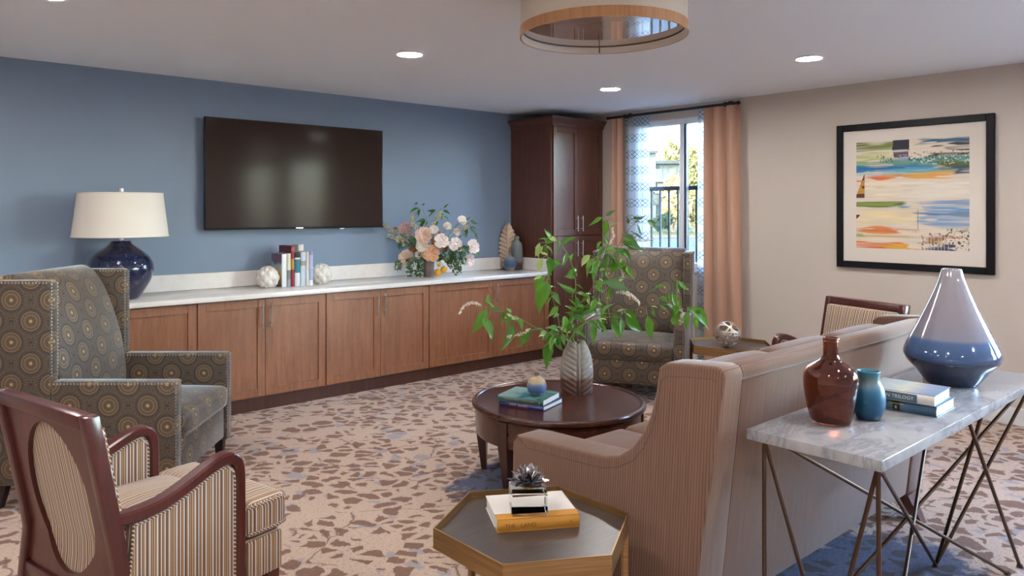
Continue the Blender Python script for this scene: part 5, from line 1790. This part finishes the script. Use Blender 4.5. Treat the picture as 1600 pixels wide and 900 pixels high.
BL = {'peach': bloom('peach', RFULL, pe, pe, 1), 'apricot': bloom('apricot', RFULL, or_, or_, 2), 'cream': bloom('cream', RFULL, cr, cr, 3), 'blush': bloom('blush', ROPEN, pk, pk, 4),
      'dusky': bloom('dusky', ROPEN, du, du, 5), 'rust': bloom('rust', ROPEN, ru, ru, 6), 'anemone': bloom('anemone', RANEM, cr, ce_g, 7)}
flowers = [('peony', 'peach', (430, 400), 92, 'large pale peach peony at the top centre of the bouquet'), ('peony', 'apricot', (513, 592), 88, 'large apricot peony just above the vase'),
 ('peony', 'peach', (243, 645), 88, 'large pale peach peony low on the left of the bouquet'), ('rose', 'cream', (412, 512), 66, 'cream rose between the two big central peonies'),
 ('anemone', 'anemone', (235, 480), 44, 'small cream flower with green eye on the left of the bouquet'), ('anemone', 'anemone', (384, 612), 44, 'small cream flower with green eye left of the apricot peony'),
 ('rose', 'dusky', (228, 320), 66, 'dusky pink rose at the upper left of the bouquet'), ('rose', 'blush', (620, 462), 78, 'blush white rose right of the top peony'), ('rose', 'blush', (770, 502), 78, 'blush pink rose right of the middle of the bouquet'),
 ('peony', 'blush', (958, 522), 78, 'open blush rose at the right edge of the bouquet'), ('rose', 'blush', (920, 668), 66, 'blush pink rose hanging lowest at the right of the bouquet'), ('rose', 'blush', (842, 240), 54, 'small blush rose high on the right of the bouquet'),
 ('rose', 'cream', (685, 300), 44, 'small cream rosebud above the centre right'), ('rose', 'cream', (540, 338), 48, 'small cream flower beside the top peony'), ('rose', 'cream', (786, 366), 40, 'tiny cream flower above the pink rose'),
 ('rose', 'cream', (165, 440), 40, 'tiny cream flower at the far left of the bouquet'), ('rose', 'rust', (320, 550), 42, 'rust brown flower left of the cream rose'), ('rose', 'rust', (652, 546), 42, 'rust brown flower right of the apricot peony'),
 ('rose', 'rust', (545, 462), 40, 'rust brown flower behind the central roses'), ('rose', 'rust', (122, 335), 26, 'tiny rust flower at the upper left tip'), ('rose', 'dusky', (275, 372), 40, 'small dusky flower under the dusky pink rose'), ('rose','rust',(600,405),38,'small rust flower above the blush white rose')]
FR = random.Random(21)
CEN = Vector((520, 480))
mouth = BV + Vector((0, 0, .18))
for nm, kind, c, rad, lab in flowers:
    off = Vector((c[0], c[1])) - CEN
    dep = -.10 + .16 * min(1, off.length / 480) + (0 if rad > 60 else .03)
    p = Q(c, dep)
    t = thing(nm, lab, 'flower', p, 0, 'flowers of the bouquet')
    face = ((CAM - p).normalized() * 1.0 + Vector((math.sin(_a), -math.cos(_a), 0)) * off.x / 600 + Vector((0, 0, -off.y / 700 + .25))).normalized()
    q = Vector((0, 0, 1)).rotation_difference(face)
    r = rad / 6.925 * BD / 1177.86 * 1.1
    pm, cm = BL[kind]
    for n_, me in (('petals', pm), ('flower_centre', cm)):
        o = obj(n_, me, None, t)
        o.rotation_mode = 'QUATERNION'
        o.rotation_quaternion = q @ Quaternion((0, 0, 1), FR.uniform(0, 6))
        o.scale = (r, r, r)
    b = B(); tube(b, [Vector(face) * r * -.1, (mouth - p) * .5 - face * .05, mouth - p + Vector((FR.uniform(-.025, .025), FR.uniform(-.025, .025), 0)), mouth - p + Vector((0, 0, -.1))], .003, 5); obj('stem', b, M['stem'], t)
# small gold fruits
for c, rad, lab in (((583, 802), 42, 'yellow fruit lowest, resting at the foot of the grey vase'), ((648, 768), 36, 'yellow fruit hanging right of the lowest one'), ((598, 720), 20, 'smallest yellow orange fruit just above the other two')):
    r = rad / 6.925 * BD / 1177.86
    p = Q(c, -.13)
    if rad == 42:
        p.z = max(p.z, CZT + r + .001)
    t = thing('kumquat', lab, 'fruit', p, 0, 'yellow fruits by the vase')
    b = B(); lathe(b, [(.0001, -r), (r * .5, -r * .87), (r * .87, -r * .5), (r, 0), (r * .87, r * .5), (r * .5, r * .84), (r * .15, r * .93), (.0001, r * .9)], 20); obj('skin', b, plain('yellow_peel', '#d29a23', .45), t, angle=60)
    b = B(); m_ = mouth - p + Vector((.02, -.045, .02)); tube(b, [(0, 0, r * .9), m_ * .6 + Vector((.0, -.02, .02)), m_], .0022, 5); obj('stalk', b, M['stem'], t)
def sprig(label, stem, leaves, dep, mats='d'):
    t = thing('foliage_sprig', label, 'greenery', mouth - Vector((0, 0, .03)), 0, 'greenery of the bouquet')
    pts = [mouth, mouth + Vector((0, -.01, .05))] + [Q(c, dep) for c in stem]
    S = smoothp(pts, 4)
    b = B(); tube(b, [p - t.location for p in S], .003, 6, r2=.0015); obj('stem', b, M['stem'], t)
    for c0, c1 in leaves:
        p, q = Q(c0, dep + FR.uniform(-.02, .02)), Q(c1, dep + FR.uniform(-.05, .05))
        put_leaf(t, FR.choice(LEAFD if FR.random() < .75 else LEAF), p, q, leafn(p))
    return t
sprig('tall green sprig with hanging leaves above the left of the bouquet', [(480, 330), (455, 210), (410, 105)], [((375, 105), (250, 152)), ((365, 55), (320, 68)), ((415, 80), (432, 45)), ((385, 112), (375, 205)), ((440, 220), (350, 250)), ((440, 240), (370, 300)), ((445, 230), (400, 330)), ((470, 250), (440, 300)), ((340, 45), (375, 42))], .04)
sprig('green sprig standing above the middle of the bouquet', [(560, 330), (580, 220), (590, 140), (650, 90)], [((560, 130), (462, 128)), ((555, 140), (470, 200)), ((655, 105), (690, 48)), ((640, 130), (720, 172)), ((650, 190), (708, 248)), ((600, 150), (650, 200)), ((580, 250), (560, 310)), ((610, 180), (640, 240)), ((590, 180), (545, 250))], .05)
sprig('green sprig with drooping leaves at the upper right of the bouquet', [(700, 380), (780, 290), (870, 260), (950, 300)], [((930, 240), (1022, 272)), ((990, 370), (1022, 445)), ((900, 280), (905, 380)), ((930, 300), (960, 380)), ((960, 330), (1000, 400)), ((880, 330), (890, 420)), ((850, 380), (900, 440)), ((930, 260), (860, 300)), ((900, 300), (840, 350)), ((950, 300), (1010, 330)), ((890, 240), (940, 200))], .03)
sprig('dark leafy sprig filling the right of the bouquet below the roses', [(640, 640), (740, 600), (820, 620)], [((700, 560), (760, 620)), ((740, 600), (700, 680)), ((800, 600), (860, 640)), ((830, 620), (840, 700)), ((760, 620), (780, 700)), ((1000, 580), (1040, 640)), ((860, 500), (880, 570)), ((700, 400), (680, 470)), ((840, 400), (800, 440)), ((660, 620), (700, 600)), ((620, 600), (600, 700)), ((640, 620), (560, 690))], -.03)
sprig('dark leafy sprig behind the left peonies of the bouquet', [(420, 640), (330, 480), (270, 420)], [((300, 420), (350, 500)), ((280, 480), (200, 540)), ((320, 500), (290, 560)), ((250, 420), (180, 520)), ((340, 440), (370, 380)), ((300, 560), (330, 620)), ((200, 550), (160, 520)), ((350, 560), (400, 620)), ((190, 380), (230, 400)), ((300, 330), (330, 280))], .02)
# dense tiny leaves trailing over the countertop: too many and too small to pick apart
def trail(label, blobs, dep):
    t = thing('trailing_greenery', label, 'greenery', mouth - Vector((0, 0, .03)), 0, 'greenery of the bouquet')
    b, s = B(), B()
    for (cx, cy, rx, ry, n_) in blobs:
        tube(s, [Vector((0, 0, .03)), Q((cx * .5 + 260, 640), dep) - t.location, Q((cx, cy - ry), dep) - t.location, Q((cx, cy + ry * .6), dep) - t.location], .0022, 5)
        for k in range(n_):
            u, v = FR.uniform(-1, 1), FR.uniform(-1, 1)
            if u * u + v * v > 1:
                continue
            p = Q((cx + u * rx, cy + v * ry), dep + FR.uniform(-.04, .04))
            p.z = max(p.z, CZT + .012)
            qn = Quaternion((FR.gauss(0, 1), FR.gauss(0, 1), FR.gauss(0, 1), FR.gauss(0, 1))).normalized()
            z_ = FR.uniform(.012, .024)
            addv(b, [p - t.location + qn @ Vector(o_) * z_ for o_ in ((-1, 0, 0), (0, -.4, .1), (1, 0, 0), (0, .4, .1))], [(0, 1, 2, 3)])
    obj('stem', s, M['stem'], t)
    obj('tiny_leaves', b, M['leaf_dark'], t, angle=0, kind='stuff')
trail('dark tiny leaved greenery trailing over the right of the vase', [(790, 660, 100, 110, 260), (790, 770, 50, 60, 70), (700, 620, 80, 80, 120), (860, 560, 60, 60, 80), (720, 720, 40, 60, 40)], -.06)
trail('dark tiny leaved greenery trailing over the left of the vase', [(155, 730, 40, 60, 60), (280, 790, 38, 70, 70), (375, 790, 50, 70, 110), (300, 690, 60, 50, 70), (400, 700, 40, 60, 80), (170, 500, 30, 50, 40), (310, 470, 60, 60, 80)], -.05)
t = thing('flower_spray', 'pale yellow green feathery spray at the far left of the bouquet', 'greenery', mouth - Vector((0, 0, .03)), 0, 'greenery of the bouquet')
b, s = B(), B()
for path in ([(330, 420), (200, 380), (80, 345), (0, 280)], [(330, 470), (200, 440), (100, 420), (50, 400)], [(480, 380), (560, 240), (600, 190), (610, 150)], [(700, 380), (850, 330), (900, 300)], [(400, 330), (330, 310), (310, 240), (312, 190)]):
    S = smoothp([mouth] + [Q(c, .0) for c in path], 8)
    tube(s, [p - t.location for p in S], .0018, 5)
    for p in S[12:]:
        for k in range(5):
            dome(b, p - t.location + Vector((FR.uniform(-.018, .018), FR.uniform(-.018, .018), FR.uniform(-.018, .018))), (FR.gauss(0, 1), FR.gauss(0, 1), FR.gauss(0, 1)), .007, 5)
obj('stem', s, M['stem'], t)
obj('florets', b, plain('pale_floret', '#cfc9a2', .8), t, kind='stuff')

# ceramics at the end of the countertop
def feather():
    """tall feather-shaped ceramic: flat leaf blade with a midrib, cut barbs and real thickness"""
    b = B()
    H, n = .50, 60
    half = []
    rows = []
    for i in range(n + 1):
        t_ = i / n
        w = .105 * (math.sin(PI * min(1, .16 + .80 * t_)) ** .75) * (1.0 if t_ < .85 else 1 - .35 * ((t_ - .85) / .15))
        cut = 1 - .24 * (1 - abs(((t_ * 11) % 1) - .5) * 2) ** 3
        rows.append((t_ * H, w * cut))
    m = 9
    vs, fs = [], []
    for side in (1, -1):
        for z, w in rows:
            for j in range(-m, m + 1):
                u = j / m
                zz = z + .045 * abs(u) - .03
                groove = .013 * (1 - abs((((z / H * 11) - .0) % 1) - .5) * 2) ** 2 * abs(u) ** .5
                th = .022 * (1 - .65 * u * u) + .008 * math.exp(-(u / .09) ** 2) - groove
                vs.append((w * u, side * th + .03 * u * u, max(0, zz + (.03 if z < .03 else 0) * (1 - abs(u)))))
    L = 2 * m + 1
    n1 = (n + 1) * L
    for i in range(n):
        for j in range(L - 1):
            q = i * L + j
            fs.append((q, q + 1, q + L + 1, q + L))
            fs.append((n1 + q, n1 + q + L, n1 + q + L + 1, n1 + q + 1))
    ring = list(range(L)) + [i * L + L - 1 for i in range(1, n + 1)] + [n * L + j for j in range(L - 2, -1, -1)] + [i * L for i in range(n - 1, 0, -1)]
    for k in range(len(ring)):
        a_, c_ = ring[k], ring[(k + 1) % len(ring)]
        fs.append((a_, c_, c_ + n1, a_ + n1))
    addv(b, vs, fs)
    return b
p = pix(786, 416, 8.42)
o = obj('feather_vase', feather(), M['feather'], None, (5.62, 6.13, CZT + .0005), R(-48), angle=45)
tag(o, 'tall sand coloured ceramic feather standing behind the small blue pot by the tall cabinet', 'ornament')
vase('round_pot', 'small round blue glazed pot in front of the ceramic feather', (5.522, 5.985, CZT + .0005), [(.0001, 0), (.035, 0), (.05, .012), (.069, .05), (.073, .085), (.064, .118), (.042, .142), (.024, .15), (.021, .163), (.024, .172), (.018, .172), (.015, .16), (.02, .148), (.05, .12), (.06, .08), (.04, .015), (.0001, .01)], M['blue_pot'])
def bottle():
    b = B()
    prof = [tuple(q[:2]) for q in smoothp([Vector((*q, 0)) for q in [(.058, 0), (.064, .008), (.066, .06), (.064, .2), (.06, .265), (.048, .295), (.029, .312), (.024, .33), (.028, .342), (.027, .36), (.02, .366), (.0001, .367)]], 6)]
    lathe(b, [(.0001, 0)] + prof, 48)
    for v in b.verts:
        if .04 < v.co.z < .27:
            a = math.atan2(v.co.y, v.co.x)
            d = .0035 * (math.sin(a * 6 + v.co.z * 60) * math.cos(a * 3 - v.co.z * 85))
            r = math.hypot(v.co.x, v.co.y)
            v.co.x *= (r + d) / r; v.co.y *= (r + d) / r
    return b
o = obj('stoneware_bottle', bottle(), M['grey_bottle'], None, (5.655, 6.02, CZT + .0005), 0, angle=60)
tag(o, 'tall grey textured stoneware bottle beside the ceramic feather and tall cabinet', 'bottle')
